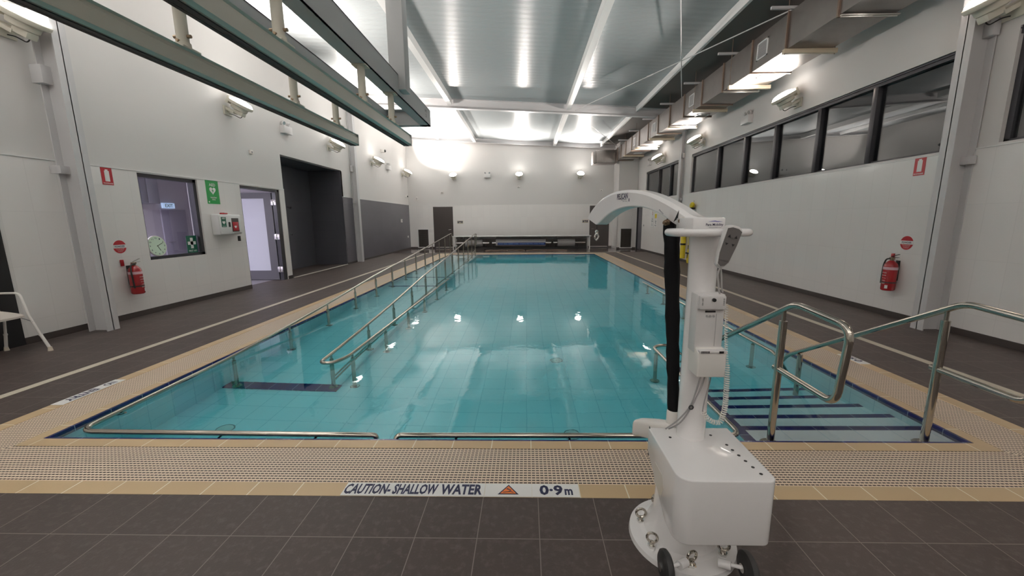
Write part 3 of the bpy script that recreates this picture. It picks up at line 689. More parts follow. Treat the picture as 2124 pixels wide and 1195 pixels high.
def place_flood(loc, rot, label):
    o = flood if not flood_used else copy_tree(flood)
    flood_used.append(1); o.location = loc; o.rotation_euler = (0, 0, rot); o['label'] = label; o['group'] = 'wall floodlights'
    li = bpy.data.lights.new('floodlight_beam', 'AREA'); li.shape = 'ELLIPSE'; li.size = .40; li.size_y = .32; li.energy = LIGHT_W; li.color = (1.0, .912, .85)
    lo = bpy.data.objects.new('floodlight_beam', li); C.objects.link(lo)
    th = math.radians(41); n = Vector((math.sin(th), 0, math.cos(th))); u = Vector((math.cos(th), 0, -math.sin(th))); c0 = Vector((.36, 0, .02))+n*.12; li.spread = math.radians(110)
    R = Matrix.Rotation(rot, 4, 'Z'); mt = Matrix((u, Vector((0, -1, 0)), -n)).transposed()
    if mt.determinant() < 0: mt = Matrix((u, Vector((0, 1, 0)), -n)).transposed()
    lo.matrix_world = Matrix.Translation(loc) @ R @ mt.to_4x4() ; lo.location = Vector(loc)+R.to_3x3() @ c0
for i, y in enumerate([1.4]+LAMPY):
    nm = 'behind the left of the camera' if i == 0 else NMS[i-1]
    if i: place_flood((WL, y, 3.92), 0, 'cream floodlight on the left wall, ' + nm); place_flood((WR, y, 3.92), PI, 'cream floodlight on the right wall, ' + nm)
for x, nm in ((-3.8, 'left'), (-.35, 'middle'), (2.84, 'right')): place_flood((x, YB, 3.82), -PI/2, 'cream floodlight on the far end wall, the %s one' % nm)
for sx, rot in ((WL, 0), (WR, PI)):     # unseen fittings added beside and behind the camera to brighten the near end
    for ly_ in (1.4, -2.2):
        place_flood((sx, ly_, 3.92), rot, 'unseen cream floodlight added for foreground light on the %s wall %s the camera' % ('left' if sx < 0 else 'right', 'beside' if ly_ > 0 else 'behind'))
for x, nm in ((-3.4, 'left'), (0, 'middle'), (3.4, 'right')): place_flood((x, FY0, 3.82), PI/2, 'unseen cream floodlight added for foreground light on the wall behind the camera, the %s one' % nm)  # unseen near-wall fittings, added to light the foreground
# emergency twin spots
def make_twin():
    t = Thing('emergency_twin_spot', 'x', 'emergency light', (0, 0, 0))
    t.part('battery_box', MB().box(0, .13, -.17, .17, -.10, .09), 'lgrey', bevel=.008)
    for s in (-1, 1):
        p = t.part('spot_head', MB().lathe((.06, s*.10, .16), [(.02, -.03), (.045, -.02), (.055, .03), (.05, .035)], 16, (.8, s*.3, -.35)), 'lgrey')
        t.part('spot_glass', MB().lathe((.06, s*.10, .16), [(.045, .034), (.04, .040)], 16, (.8, s*.3, -.35)), 'spotglass', parent=p)
        t.part('spot_stem', MB().cyl((.06, s*.10, .09), (.06, s*.10, .14), .01), 'black', parent=p)
    return t.o
twin = make_twin(); first = True
for loc, rot, lb in (((WL, 10.69, 3.85), 0, 'grey twin-head emergency light on the left wall, the nearer one'), ((WL, 18.46, 3.88), 0, 'grey twin-head emergency light on the left wall, the farther one'),
                     ((WR, 10.53, 3.92), PI, 'grey twin-head emergency light above the right windows, the nearer one'), ((WR, 18.43, 3.95), PI, 'grey twin-head emergency light on the right wall, the farther one'),
                     ((-2.03, YB, 3.80), -PI/2, 'grey twin-head emergency light on the far end wall')):
    o = twin if first else copy_tree(twin); first = False
    o.location = loc; o.rotation_euler = (0, 0, rot); o['label'] = lb; o['group'] = 'emergency lights'
# small wall fittings
def small(name, label, cat, loc, d, sz, mat='white_plastic', dome=False):
    t = Thing(name, label, cat, loc); d = Vector(d); side = Vector((0, 0, 1)).cross(d); c_ = Vector(loc)+d*sz[2]/2
    t.part('housing', MB().obox(c_, (sz[0], sz[1], sz[2]), side, Z, d), mat, bevel=.006)
    if dome: t.part('lens_dome', MB().sphere(Vector(loc)+d*sz[2], sz[0]*.38, n=12), 'black')
    else: t.part('sensor_window', MB().obox(Vector(loc)+d*(sz[2]+.002), (sz[0]*.5, sz[1]*.5, .006), side, Z, d), 'greyplastic', bevel=.002)
dl, dr, db = (1, 0, 0), (-1, 0, 0), (0, -1, 0)
small('motion_sensor', 'small white sensor on the left wall above the doorway', 'sensor', (WL, 9.27, 3.07), dl, (.09, .09, .05))
small('security_camera', 'white dome security camera high on the far left wall', 'camera', (WL, 17.8, 4.5), dl, (.16, .13, .16), dome=True)
small('security_camera', 'small white security camera at the far left corner', 'camera', (WL, 21.2, 3.85), dl, (.2, .12, .18), dome=True)
small('speaker_box', 'small white box at the far left corner above the grey tiling', 'sensor', (WL, 21.0, 2.75), dl, (.12, .12, .1), dome=True)
small('wall_sensor', 'small grey sensor on the far wall, left end', 'sensor', (-4.47, YB, 2.98), db, (.13, .08, .05))
small('wall_sensor', 'small grey sensor on the far wall above the left corner', 'sensor', (-5.83, YB, 2.66), db, (.08, .2, .05))
small('wall_sensor', 'small grey sensor on the far wall, middle', 'sensor', (-.38, YB, 3.22), db, (.13, .08, .05))
small('wall_sensor', 'small grey sensor on the far wall, right end', 'sensor', (3.98, YB, 3.0), db, (.13, .08, .05))
small('tap_box', 'round white outlet on the grey tiled wall', 'outlet', (WL+.012, 20.0, 1.5), dl, (.13, .16, .06))
small('tap_box', 'small white outlet low on the grey tiled wall', 'outlet', (WL+.012, 21.0, .66), dl, (.1, .1, .05))
t = Thing('shower_outlet', 'small chrome shower outlet in the dark recess', 'shower', (WL-1.1, 12.3, 1.9))
t.part('shower_rose', MB().cyl((WL-1.1, 12.3, 1.95), (WL-.98, 12.3, 1.92), .02, .035), 'chrome'); t.part('shower_tap', MB().cyl((WL-1.1, 12.35, 1.1), (WL-1.05, 12.35, 1.1), .03), 'chrome')
for x, lb in ((-3.55, 'left'), (3.17, 'right')):
    sign('light_switch_panel', 'beige switch and notice plate beside the %s far door' % lb, (x, YB-.013, 1.40), X, Z, .32, .16, 'beige', shapes=[('switches', [rect(-.13, -.07, -.05, .05), rect(-.04, .03, -.01, .055), rect(.06, .13, -.03, .055), rect(-.04, .13, -.055, -.045)], 'ink', 0)], cat='switch plate')
# louvred floor vents at the back
for x0, x1, y, lb in ((-5.84, -5.30, YB-.012, 'left corner'), (4.80, 5.33, 20.29, 'right corner')):
    t = Thing('louvre_vent', 'dark louvred vent with a white frame low in the far %s' % lb, 'vent', ((x0+x1)/2, y, .08), 'louvre vents')
    mb = MB(); z0, z1 = .08, 1.02
    mb.box(x0-.05, x0, y-.03, y, z0-.04, z1+.04); mb.box(x1, x1+.05, y-.03, y, z0-.04, z1+.04); mb.box(x0, x1, y-.03, y, z0-.04, z0); mb.box(x0, x1, y-.03, y, z1, z1+.04)
    t.part('vent_frame', mb, 'white')
    mb = MB(); mb.box(x0, x1, y-.006, y, z0, z1)
    for k in range(18): mb.obox(((x0+x1)/2, y-.016, z0+.03+k*.052), (x1-x0, .03, .006), X, (0, 1, .7), (0, -.7, 1))
    t.part('louvre_blades', mb, 'louvre')

# ---------------------------------------------------------------- extinguishers
def extinguisher(o, u, side, hose_side):
    t = Thing('fire_extinguisher', 'red fire extinguisher hung on the %s wall below the powder sign' % side, 'fire extinguisher', o, 'fire extinguishers')
    n = Vector(u).cross(Vector(Z)); U = Vector(u); c_ = Vector(o)+n*.1
    t.part('cylinder', MB().lathe(c_, [(.07, 0), (.082, .01), (.085, .02), (.085, .36), (.075, .40), (.045, .435), (.028, .45)], 28), 'red')
    t.part('label_band', MB().lathe(c_, [(.0855, .315), (.0862, .32), (.0862, .35), (.0855, .355)], 28), simple('pink_band', (.7, .45, .5), .5))
    mb = MB()
    for k in range(5):
        text(mb, ['DRY CHEMICAL', 'POWDER', '4.5 kg', 'A B(E)', 'SERVICE'][k], c_+n*.086+U*.01+Vector((0, 0, .27-.04*k)), u, Z, .07-.006*k, .016, 0, .002)
    t.part('lettering', mb, 'signwhite', smooth=False)
    t.part('service_tag', plate(MB(), c_+n*.07+U*.045+Vector((0, 0, .06)), (U-n*.55).normalized(), Z, .035, .05, .003), 'signwhite')
    v_ = t.part('valve', MB().cyl(c_+Vector((0, 0, .45)), c_+Vector((0, 0, .50)), .024).obox(c_+Vector((0, 0, .485)), (.06, .035, .03), U, n, Z), 'brass')
    t.part('lever', MB().obox(c_+U*.05+Vector((0, 0, .53)), (.12, .02, .006), (U+Vector((0, 0, .35))), n, Z).obox(c_+U*.05+Vector((0, 0, .50)), (.11, .02, .006), (U+Vector((0, 0, .05))), n, Z), 'kick' if side == 'left' else 'black', parent=v_)
    h = c_-U*.06*1
    t.part('hose', MB().tube(fillet([c_+n*.02+Vector((0, 0, .48)), c_-U*.07+n*.02+Vector((0, 0, .47)), c_-U*.092+n*.03+Vector((0, 0, .38)), c_-U*.085+n*.04+Vector((0, 0, .1))], .06), .011, 10), 'rubber')
    t.part('strap', MB().lathe(c_, [(.0862, .115), (.0868, .12), (.0868, .128), (.0862, .133)], 28), 'rubber')
    t.part('wall_bracket', MB().obox(c_-n*.095+Vector((0, 0, .3)), (.06, .012, .3), U, n, Z).obox(c_-n*.06-U*.0+Vector((0, 0, .36)), (.03, .05, .03), U, n, Z), 'black')
    t.part('signal_tag', MB().obox(Vector(o)+n*.012-U*.09+Vector((0, 0, .50)), (.05, .02, .1), U, n, Z), 'red', bevel=.006)
extinguisher((LX, 6.06, .385), LU, 'left', -1)
extinguisher((RX, 6.0, .41), RU, 'right', 1)

# ---------------------------------------------------------------- suspended hoist tracks
FZb = 3.03
t = Thing('overhead_track_frame', 'large grey rectangular steel frame hung below the ceiling on the left', 'steel frame', (-2.1, 5.3, 3.0))
XR0, XR1, XLa, XLb, YE, Y0_ = -1.72, -1.57, -2.42, -2.28, 6.85, -1.4
def chan(mb, x0, x1, y0, y1):   # channel section along Y
    mb.box(x0, x1, y0, y1, FZb, FZb+.012); mb.box(x0, x1, y0, y1, FZb+.238, FZb+.25); mb.box(x1-.012, x1, y0, y1, FZb, FZb+.25); return mb
t.part('right_beam', chan(MB(), XR0, XR1, Y0_, YE), 'hoist_frame', smooth=False)
t.part('left_beam', chan(MB(), XLa, XLb, Y0_, YE), 'hoist_frame', smooth=False)
t.part('end_beam', MB().box(XLb, XR1-.012, YE-.012, YE, FZb, FZb+.25).box(XLb, XR1-.012, YE-.12, YE, FZb, FZb+.012).box(XLb, XR1-.012, YE-.12, YE, FZb+.238, FZb+.25), 'hoist_frame', smooth=False)
for x in (-1.57,):
    t.part('drop_post', MB().box(x-.11, x+.09, 5.2, 5.4, FZb+.07, cz(x)-.33), 'hoist_frame', bevel=.01)
mb = MB(); text(mb, '2', (XR1, 6.55, FZb+.10), Y, Z, .05, .05, .02, .002); text(mb, 'SWL', (XR1, 6.55, FZb+.17), Y, Z, .12, .04, .02, .002)
t.part('stencilled_mark', mb, 'black', smooth=False)
for xt, ye, lb, posts in ((-1.645, 5.72, 'grey ceiling track with a dark slot, hanging under the right beam of the frame', (1.2, 2.85, 4.22, 5.1)), (-2.36, 5.65, 'grey ceiling track with a dark slot, nearer the left wall', (1.2, 2.92, 4.25, 5.15))):
    t = Thing('ceiling_track', lb, 'ceiling track', (xt, ye, 2.55), 'ceiling tracks')
    zt = 2.67; hw = .055
    t.part('track_rail', MB().prism([(-hw, 0), (-hw*.75, -.012), (-hw*.75, -.03), (-hw, -.04), (-hw, -.125), (-hw*.6, -.14), (hw*.6, -.14), (hw, -.125), (hw, -.04), (hw*.75, -.03), (hw*.75, -.012), (hw, 0)], (xt, (Y0_+ye)/2, zt), X, Z, Y, ye-Y0_), 'track', smooth=False)
    t.part('slot_strip', MB().box(xt-.018, xt+.018, Y0_, ye, zt-.147, zt-.1398).box(xt-hw*.98, xt-hw*.55, Y0_, ye, zt-.143, zt-.133), 'track_dark', smooth=False)
    t.part('end_cap', MB().box(xt-hw-.004, xt+hw+.004, ye, ye+.008, zt-.145, zt+.004).cyl((xt+.02, ye+.008, zt-.09), (xt+.02, ye+.02, zt-.09), .012), 'hoist_frame')
    for y in posts:
        p = t.part('hanger_post', MB().cyl((xt, y, zt+.01), (xt, y, FZb), .037, n=20), 'ivory')
        t.part('hanger_foot', MB().box(xt-.06, xt+.06, y-.075, y+.075, zt, zt+.014).cyl((xt, y, zt+.014), (xt, y, zt+.05), .045), 'ivory', parent=p, bevel=.003)
        t.part('hanger_head', MB().box(xt-.07, xt+.07, y-.06, y+.06, FZb-.012, FZb), 'ivory', parent=p)
        t.part('clamp_bolt', MB().cyl((xt-.06, y, zt+.09), (xt+.06, y, zt+.09), .012, n=8).cyl((xt, y-.055, zt+.05), (xt, y+.055, zt+.05), .010, n=8), 'brass', parent=p)

# ---------------------------------------------------------------- air duct
t = Thing('air_duct', 'long silver rectangular air duct along the right wall below the ceiling', 'air duct', (4.8, 12, 4.33))
DX0, DX1, DZ0, DZ1 = 4.45, 5.20, 4.33, 4.91
Y = (0, 1, 0)
t.part('duct_run', MB().box(DX0, DX1, FY0+.05, 20.9, DZ0, DZ1), 'galv', smooth=False)
t.part('duct_elbow', MB().box(3.45, DX0+.02, 20.15, 20.85, DZ0-.12, DZ1-.08).box(3.30, 3.45, 20.2, 20.8, DZ0-.14, DZ1-.12), 'galv', bevel=.02)
mb = MB()
for k in range(5): mb.box(3.50+k*.09, 3.52+k*.09, 20.142, 20.16, DZ0-.11, DZ1-.09)
t.part('elbow_ribs', mb, 'galv')
def flange(y, grow=.026, w=.03):
    mb = MB()
    mb.box(DX0-grow, DX1+grow, y-w/2, y+w/2, DZ0-grow, DZ0+.002); mb.box(DX0-grow, DX1+grow, y-w/2, y+w/2, DZ1-.002, DZ1+.008)
    mb.box(DX0-grow, DX0+.002, y-w/2, y+w/2, DZ0, DZ1); mb.box(DX1-.002, DX1+grow, y-w/2, y+w/2, DZ0, DZ1); return mb
fy = [3.0, 4.6, 6.27, 7.42, 8.49, 9.63, 10.71, 11.86, 12.94, 14.06, 15.15, 16.3, 17.4, 18.4, 19.3, 20.05]
for i, y in enumerate(fy):
    p = t.part('flange', flange(y, w=.035), 'ducttape', smooth=False)
    if i % 3 == 2: t.part('foil_tape', MB().box(DX0, DX1+.03, y-.05, y-.03, DZ0-.045, DZ0-.03).box(DX0-.02, DX1+.04, y-.085, y-.045, DZ0-.03, DZ0-.02), 'foil', parent=p, bevel=.004)
def grille_side(y):
    a_, b_ = 4.47, 4.77
    p = t.part('side_grille', MB().box(DX0-.012, DX0, y-.17, y+.17, a_, a_+.02).box(DX0-.012, DX0, y-.17, y+.17, b_-.02, b_).box(DX0-.012, DX0, y-.17, y-.14, a_, b_).box(DX0-.012, DX0, y+.14, y+.17, a_, b_), 'white', label='white framed air grille')
    mb = MB(); mb.box(DX0-.003, DX0+.001, y-.14, y+.14, a_+.02, b_-.02)
    for k in range(7): mb.obox((DX0-.008, y, 4.515+k*.035), (.28, .014, .003), Y, (1, 0, .8), (-.8, 0, 1))
    t.part('grille_blades', mb, 'greyplastic', parent=p)
for y in (8.15, 11.35, 14.5, 17.0): grille_side(y)
for y in (8.8, 11.9, 15.1, 18.2):
    p = t.part('under_grille', MB().box(4.72, 5.06, y-.3, y-.27, DZ0-.012, DZ0).box(4.72, 5.06, y-.03, y, DZ0-.012, DZ0).box(4.72, 4.75, y-.3, y, DZ0-.012, DZ0).box(5.03, 5.06, y-.3, y, DZ0-.012, DZ0), 'white', label='white framed air grille')
    mb = MB()
    for k in range(7): mb.obox((4.89, y-.25+k*.033, DZ0-.007), (.26, .014, .003), X, (0, 1, .8), (0, -.8, 1))
    t.part('grille_blades', mb, 'lgrey', parent=p)
for i in range(8):
    y = 5.55+1.85*i
    h = Thing('duct_hanger', 'cream bearer slung under the duct on rods, ' + ['nearest the camera', 'second along', 'third along', 'fourth along', 'fifth along', 'sixth along', 'seventh along', 'farthest one'][i], 'duct hanger', (DX0, y, 4.26), 'duct hangers')
    h.part('bearer', MB().box(DX0-.06, DX1+.08, y-.035, y+.035, DZ0-.075, DZ0-.002), 'timber', bevel=.004)
    h.part('top_strut', MB().box(DX0-.33, DX1+.1, y-.02, y+.02, 4.945, 4.99), 'steel_paint', smooth=False)
    for x in (DX0-.035, DX1+.05): h.part('threaded_rod', MB().cyl((x, y, DZ0-.09), (x, y, cz(x)), .006, n=8), 'ducttape')

# ---------------------------------------------------------------- pool rails
def post(t, x, y, zb, zt, r=.022, flange_r=.055):
    p = t.part('post', MB().cyl((x, y, zb), (x, y, zt-.09), r).cyl((x, y, zt-.09), (x, y, zt), r*.55), 'ss')
    t.part('floor_flange', MB().cyl((x, y, zb), (x, y, zb+.012), flange_r, flange_r*.85), 'ss', parent=p)
def railz(y):
    P = [(4.1, .02), (5.25, .085), (6.35, .165), (8.36, .335), (9.9, .43), (11.06, .505), (14.4, .735), (17.0, .92), (17.4, .93)]
    for (a, za), (b_, zb) in zip(P, P[1:]):
        if y <= b_: return za+(zb-za)*(y-a)/(b_-a)
    return P[-1][1]
def rampz(y):
    for (a, za), (b_, zb) in zip(rp, rp[1:]):
        if y <= b_: return za+(zb-za)*(y-a)/(b_-a)
    return rp[-1][1]
ys = [4.1, 5.25, 6.35, 8.36, 9.9, 11.06, 14.4, 17.0, 17.35]
t = Thing('ramp_handrail', 'long stainless handrail on the wall side of the pool ramp', 'handrail', (-3.3, 10, -.5), 'ramp handrails')
pts = [(-1.07, 2.56, -.055), (-1.07, 2.56, .0), (-3.27, 2.585, .004), (-3.28, 3.4, .01)]+[(-3.28, y, railz(y)) for y in ys]+[(-3.28, 17.5, .85), (-3.28, 17.5, .45)]
t.part('top_rail', MB().tube(fillet(pts, [.05, .12, .3]+[.3]*8+[.12, .1]), .019), 'ss')
for k in range(13): y = 4.15+1.07*k; post(t, -3.28, y, rampz(max(y, 4.26)) if y > 4.2 else FZ, railz(y))
for x, y in ((-3.24, 2.9), (-2.2, 2.58), (-1.5, 2.57)): t.part('wall_bracket', MB().tube(fillet([(x, y, -.015), (x-.02, y-.02, -.06), (x, PY0+.0 if x > -3 else y, -.09)], .02) if x > -3 else fillet([(x, y, -.01), (x-.05, y, -.06), (PX0, y, -.09)], .03), .010), 'ss')
t.part('rail_end_ball', MB().sphere((-3.28, 17.5, .45), .028), 'ss')
t = Thing('ramp_handrail', 'long stainless handrail on the pool side of the ramp with a looped near end', 'handrail', (-2.2, 10, -.5), 'ramp handrails')
loop = [(-1.98, 9.7, .03), (-1.98, 4.3, .02), (-1.99, 4.05, .02), (-2.09, 3.95, .02), (-2.19, 4.05, .02)]
pts = [(-1.98, 9.9, .03), (-1.98, 4.12, .02), (-2.06, 3.93, .02), (-2.2, 3.95, .018), (-2.2, 4.25, .03)]+[(-2.2, y, railz(y)) for y in ys[1:]]+[(-2.2, 17.5, .85), (-2.2, 17.5, .45)]
t.part('top_rail', MB().tube(fillet(pts, [.15, .08, .1]+[.3]*9+[.12, .1][:len(pts)-2-12]), .019), 'ss')
for k in range(13): y = 4.2+1.07*k; post(t, -2.2, y, rampz(max(y, 4.26)) if y > 4.3 else FZ, railz(y))
for k in range(6): y = 4.25+1.07*k; post(t, -1.98, y, FZ-(y-PY0)*.23/15, .03)
t.part('knee_rail', MB().tube([(-2.2, y, rampz(max(y, 4.26))+.16) for y in (4.2, 6.35, 8.4, 9.6, 11.0, 17.0)], .014).tube([(-2.2, y, rampz(max(y, 4.26))+.26) for y in (4.2, 6.35, 8.4, 9.6, 11.0, 17.0)], .014), 'ss')
t.part('rail_end_ball', MB().sphere((-2.2, 17.5, .45), .028), 'ss')
# rails at the waterline
t = Thing('waterline_rail', 'stainless rail at the waterline along the near pool edge, right of the gap', 'grab rail', (.3, 2.56, 0), 'waterline rails')
t.part('top_rail', MB().tube(fillet([(-.93, 2.53, -.05), (-.92, 2.56, 0), (1.50, 2.575, 0), (1.50, 4.55, 0), (1.72, 4.62, 0), (1.80, 4.3, -.1)], [.05, .1, .15, .1]), .019), 'ss')
for x in (-.5, .3, 1.1): t.part('wall_bracket', MB().tube(fillet([(x, 2.56, -.015), (x, 2.55, -.06), (x, PY0, -.09)], .02), .010), 'ss')
for y in (3.5, 4.4): post(t, 1.50, y, FZ, 0)
t = Thing('waterline_rail', 'stainless rail at the waterline along the right pool wall', 'grab rail', (2.8, 8, 0), 'waterline rails')
t.part('top_rail', MB().tube(fillet([(2.80, 4.1, -.35), (2.80, 4.3, .0), (2.80, 9.4, .0)], .1), .019), 'ss')
for k in range(5): post(t, 2.80, 4.75+1.07*k, FZ-.03, 0)
# step handrails
def step_rail(x, label):
    t = Thing('step_handrail', label, 'handrail', (x, 2.6, -.1), 'step handrails')
    pts = [(x, 2.61, .495), (x, 2.07, .485), (x, 2.03, .93), (x, 2.47, .965), (x, 4.05, .07), (x, 4.2, -.15)]
    t.part('rail_loop', MB().tube(fillet(pts, [.08, .09, .07, .1]), .0205, 14), 'ss')
    y = 2.57; zt = .965-.89*(y-2.47)/1.58-.01
    p = t.part('post', MB().cyl((x, y, -.1), (x, y, zt-.07), .024).cyl((x, y, zt-.07), (x, y, zt), .012), 'ss')
    t.part('floor_flange', MB().cyl((x, y, -.1), (x, y, -.085), .065, .058).cyl((x, y, -.085), (x, y, -.05), .034), 'ss', parent=p)
    p = t.part('post', MB().cyl((x, 3.85, -.74), (x, 3.85, .15), .024), 'ss')
step_rail(1.70, 'stainless looped handrail at the pool steps, beside the white hoist')
step_rail(2.75, 'stainless looped handrail at the pool steps, on the right by the deck edge')
# drains
for x, y, lb in ((-2.8, 3.32, 'round white drain cover on the pool floor near the left corner'), (.42, 3.38, 'round white drain cover on the pool floor near the hoist'), (.40, 5.05, 'small round drain cover on the middle of the pool floor')):
    t = Thing('pool_drain', lb, 'drain cover', (x, y, FZ), 'pool floor drains')
    z = FZ-(y-PY0)*.23/15
    t.part('drain_rim', MB().torus((x, y, z+.004), .075, .006, X, Y), 'greyplastic'); t.part('drain_grille', MB().cyl((x, y, z), (x, y, z+.006), .07).cyl((x, y, z+.006), (x, y, z+.012), .02), 'white_plastic')

# ---------------------------------------------------------------- pool hoist
hb = (.735, 1.675, 0)
t = Thing('pool_hoist', 'white mobile pool hoist with a curved lifting arm and boxy counterweight', 'pool hoist', hb)
mx_, my_ = .770, 1.73
d = Vector((-.38, .92, 0)).normalized(); nr = Vector((d.y, -d.x, 0)); S = Vector((.77, 1.72, 0)); UP = Vector((0, 0, 1))
bp_ = t.part('base_plate', MB().cyl((hb[0], hb[1], 0), (hb[0], hb[1], .022), .24, .236, 64), 'hoistwhite')
t.part('pedestal', MB().lathe((hb[0], hb[1]+.02, 0), [(.185, .022), (.165, .03), (.125, .12), (.115, .3), (.115, .42)], 40), 'hoistwhite')
for a in (158, 207, 262, 318, 110, 30):
    ex, ey = hb[0]+.185*math.cos(math.radians(a)), hb[1]+.185*math.sin(math.radians(a)); tw = random.uniform(-.45, .75)
    p = t.part('eye_bolt', MB().torus((ex, ey, .068), .0225, .0062, (math.cos(tw), math.sin(tw), 0), Z).cyl((ex, ey, .03), (ex, ey, .047), .011), 'ss', label='stainless eye bolt')
    t.part('bolt_nut', MB().cyl((ex, ey, .022), (ex, ey, .034), .019, n=6), 'chrome', parent=p)
    if a in (262,): t.part('rust_mark', MB().cyl((ex, ey-.004, .0222), (ex, ey-.01, .0232), .018, n=14), 'stain', parent=bp_)
for x, s in ((.578, -1), (.915, 1)):
    mb = MB(); mb.lathe((x-.02, 1.435, .068), [(.03, 0), (.055, .002), (.066, .01), (.068, .02), (.066, .03), (.055, .038), (.03, .04)], 28, X)
    p = t.part('wheel', mb, 'rubber', label='black rubber wheel')
    t.part('wheel_hub', MB().cyl((x-.026, 1.435, .068), (x+.026, 1.435, .068), .018), 'chrome', parent=p)
    t.part('axle', MB().cyl((x-s*.01, 1.435, .068), (x-s*.10, 1.47, .060), .008).cyl((x-s*.06, 1.45, .062), (x-s*.10, 1.475, .055), .018), 'hoistwhite')
# counterweight cover with rounded front corners
def rcorner(cx, cy, r, a0, a1, k=8): return [(cx+r*math.cos(math.radians(a0+(a1-a0)*i/k)), cy+r*math.sin(math.radians(a0+(a1-a0)*i/k))) for i in range(k+1)]
bx0, bx1, by0, by1 = .592, .972, 1.388, 1.79; rr = .06
foot = [(bx0, by1)]+rcorner(bx0+rr, by0+rr, rr, 180, 270)+rcorner(bx1-rr*.6, by0+rr*.6, rr*.6, 270, 360)+[(bx1, by1)]
mb = MB()
def zb_(y): return .215 if y < 1.52 else .215+(y-1.52)/(by1-1.52)*.17
top = [mb.bm.verts.new((x, y, .5)) for x, y in foot]; bot = [mb.bm.verts.new((x, y, zb_(y))) for x, y in foot]
n_ = len(foot)
# extra row so the underside kinks
for i in range(n_):
    j = (i+1) % n_; mb.bm.faces.new((bot[i], bot[j], top[j], top[i]))
mb.bm.faces.new(top)
k0 = [mb.bm.verts.new((bx0, 1.52, .2149)), mb.bm.verts.new((bx1, 1.52, .2149))]
mb.bm.faces.new([k0[0]]+bot[1:-1]+[k0[1]]); mb.bm.faces.new([bot[0], k0[0], k0[1], bot[-1]]); mb.bm.faces.new([bot[0], bot[1], k0[0]]); mb.bm.faces.new([bot[-1], k0[1], bot[-2]])
cv = t.part('counterweight_cover', mb, 'hoistwhite', bevel=.006, seg=3)
for (x, y) in [(.895, 1.64), (.90, 1.60), (.906, 1.56), (.913, 1.52), (.92, 1.478), (.928, 1.435), (.665, 1.70), (.86, 1.72)]:
    t.part('screw_hole', MB().cyl((x, y, .4995), (x, y, .5012), .0065, n=14), 'black', parent=cv)
for z in (.28, .42): t.part('screw_hole', MB().cyl((bx0-.0012, 1.77 if z > .4 else 1.77, z+.09), (bx0+.001, 1.77, z+.09), .006, n=12), 'black', parent=cv)
lg = MB(); plate(lg, (bx0, 1.60, .345), (0, -1, 0), Z, 0, 0, .0008, [(-.07, -.05), (.03, -.05), (.05, .0), (.03, .05), (-.07, .05)])
t.part('clear_sticker', lg, simple('clear_sticker', (.74, .74, .70), .15, coat=1), parent=cv)
t.part('sticker_print', text(MB(), 'SP', (bx0-.001, 1.565, .345), (0, -1, 0), Z, .022, .02, 0, .0006), 'greyplastic', parent=cv, smooth=False)
# mast
mast = t.part('mast', MB().lathe((mx_, my_, 0), [(.063, .40), (.058, 1.20), (.059, 1.34), (.064, 1.44)], 40), 'hoistwhite')
hd = t.part('mast_head', MB().box(.677, .810, 1.64, 1.82, 1.43, 1.504), 'hoistwhite', bevel=.006)
def head_label():
    y = 1.6399
    mb = MB(); text(mb, 'Para Mobility', (.766, y, 1.474), X, Z, .070, .013, .015, .0006); t.part('maker_lettering', mb, 'ink', parent=hd, smooth=False)
    mb = MB(); text(mb, 'www.paramobility.com.au', (.769, y, 1.463), X, Z, .05, .004, 0, .0006); text(mb, 'PH 02 9651 4446  SYDNEY AUST', (.767, y, 1.456), X, Z, .06, .004, 0, .0006)
    t.part('fine_print', mb, 'ink', parent=hd, smooth=False)
    sw = [(-.03+.06*i/12, .004*math.sin(PI*i/12)*(1 if i < 7 else .6)+.004) for i in range(13)]; sw2 = [(a, b_-.0028*math.sin(PI*i/12)) for i, (a, b_) in enumerate(sw)]
    t.part('maker_swoosh', plate(MB(), (.769, y, 1.483), X, Z, 0, 0, .0006, sw+sw2[::-1][1:-1]), simple('swoosh_blue', (.03, .03, .35), .4), parent=hd)
head_label()
# arm
topc = [(-.02, 1.505), (.05, 1.507), (.12, 1.547), (.226, 1.592), (.338, 1.630), (.44, 1.649), (.537, 1.657), (.645, 1.652), (.748, 1.628), (.84, 1.583), (.905, 1.53), (.91, 1.51)]
botc = [(.03, 1.45), (.10, 1.458), (.164, 1.484), (.21, 1.509), (.275, 1.535), (.355, 1.556), (.44, 1.565), (.53, 1.563), (.627, 1.546), (.707, 1.514), (.785, 1.470), (.80, 1.468)]
def resamp(c, n):
    L = [0]
    for a, b_ in zip(c, c[1:]): L.append(L[-1]+math.dist(a, b_))
    out = []
    for i in range(n):
        s_ = L[-1]*i/(n-1); k = max(j for j in range(len(L)) if L[j] <= s_+1e-9); k = min(k, len(c)-2)
        f_ = (s_-L[k])/(L[k+1]-L[k]); out.append((c[k][0]+(c[k+1][0]-c[k][0])*f_, c[k][1]+(c[k+1][1]-c[k][1])*f_))
    return out
def chaikin(c, it=2):
    for _ in range(it):
        o = [c[0]]
        for a, b_ in zip(c, c[1:]): o += [(a[0]*.75+b_[0]*.25, a[1]*.75+b_[1]*.25), (a[0]*.25+b_[0]*.75, a[1]*.25+b_[1]*.75)]
        c = o+[c[-1]]
    return c
ns = 44; tp, bt = resamp(chaikin(topc), ns), resamp(chaikin(botc), ns)
mb = MB(); rings = []; hw = .041
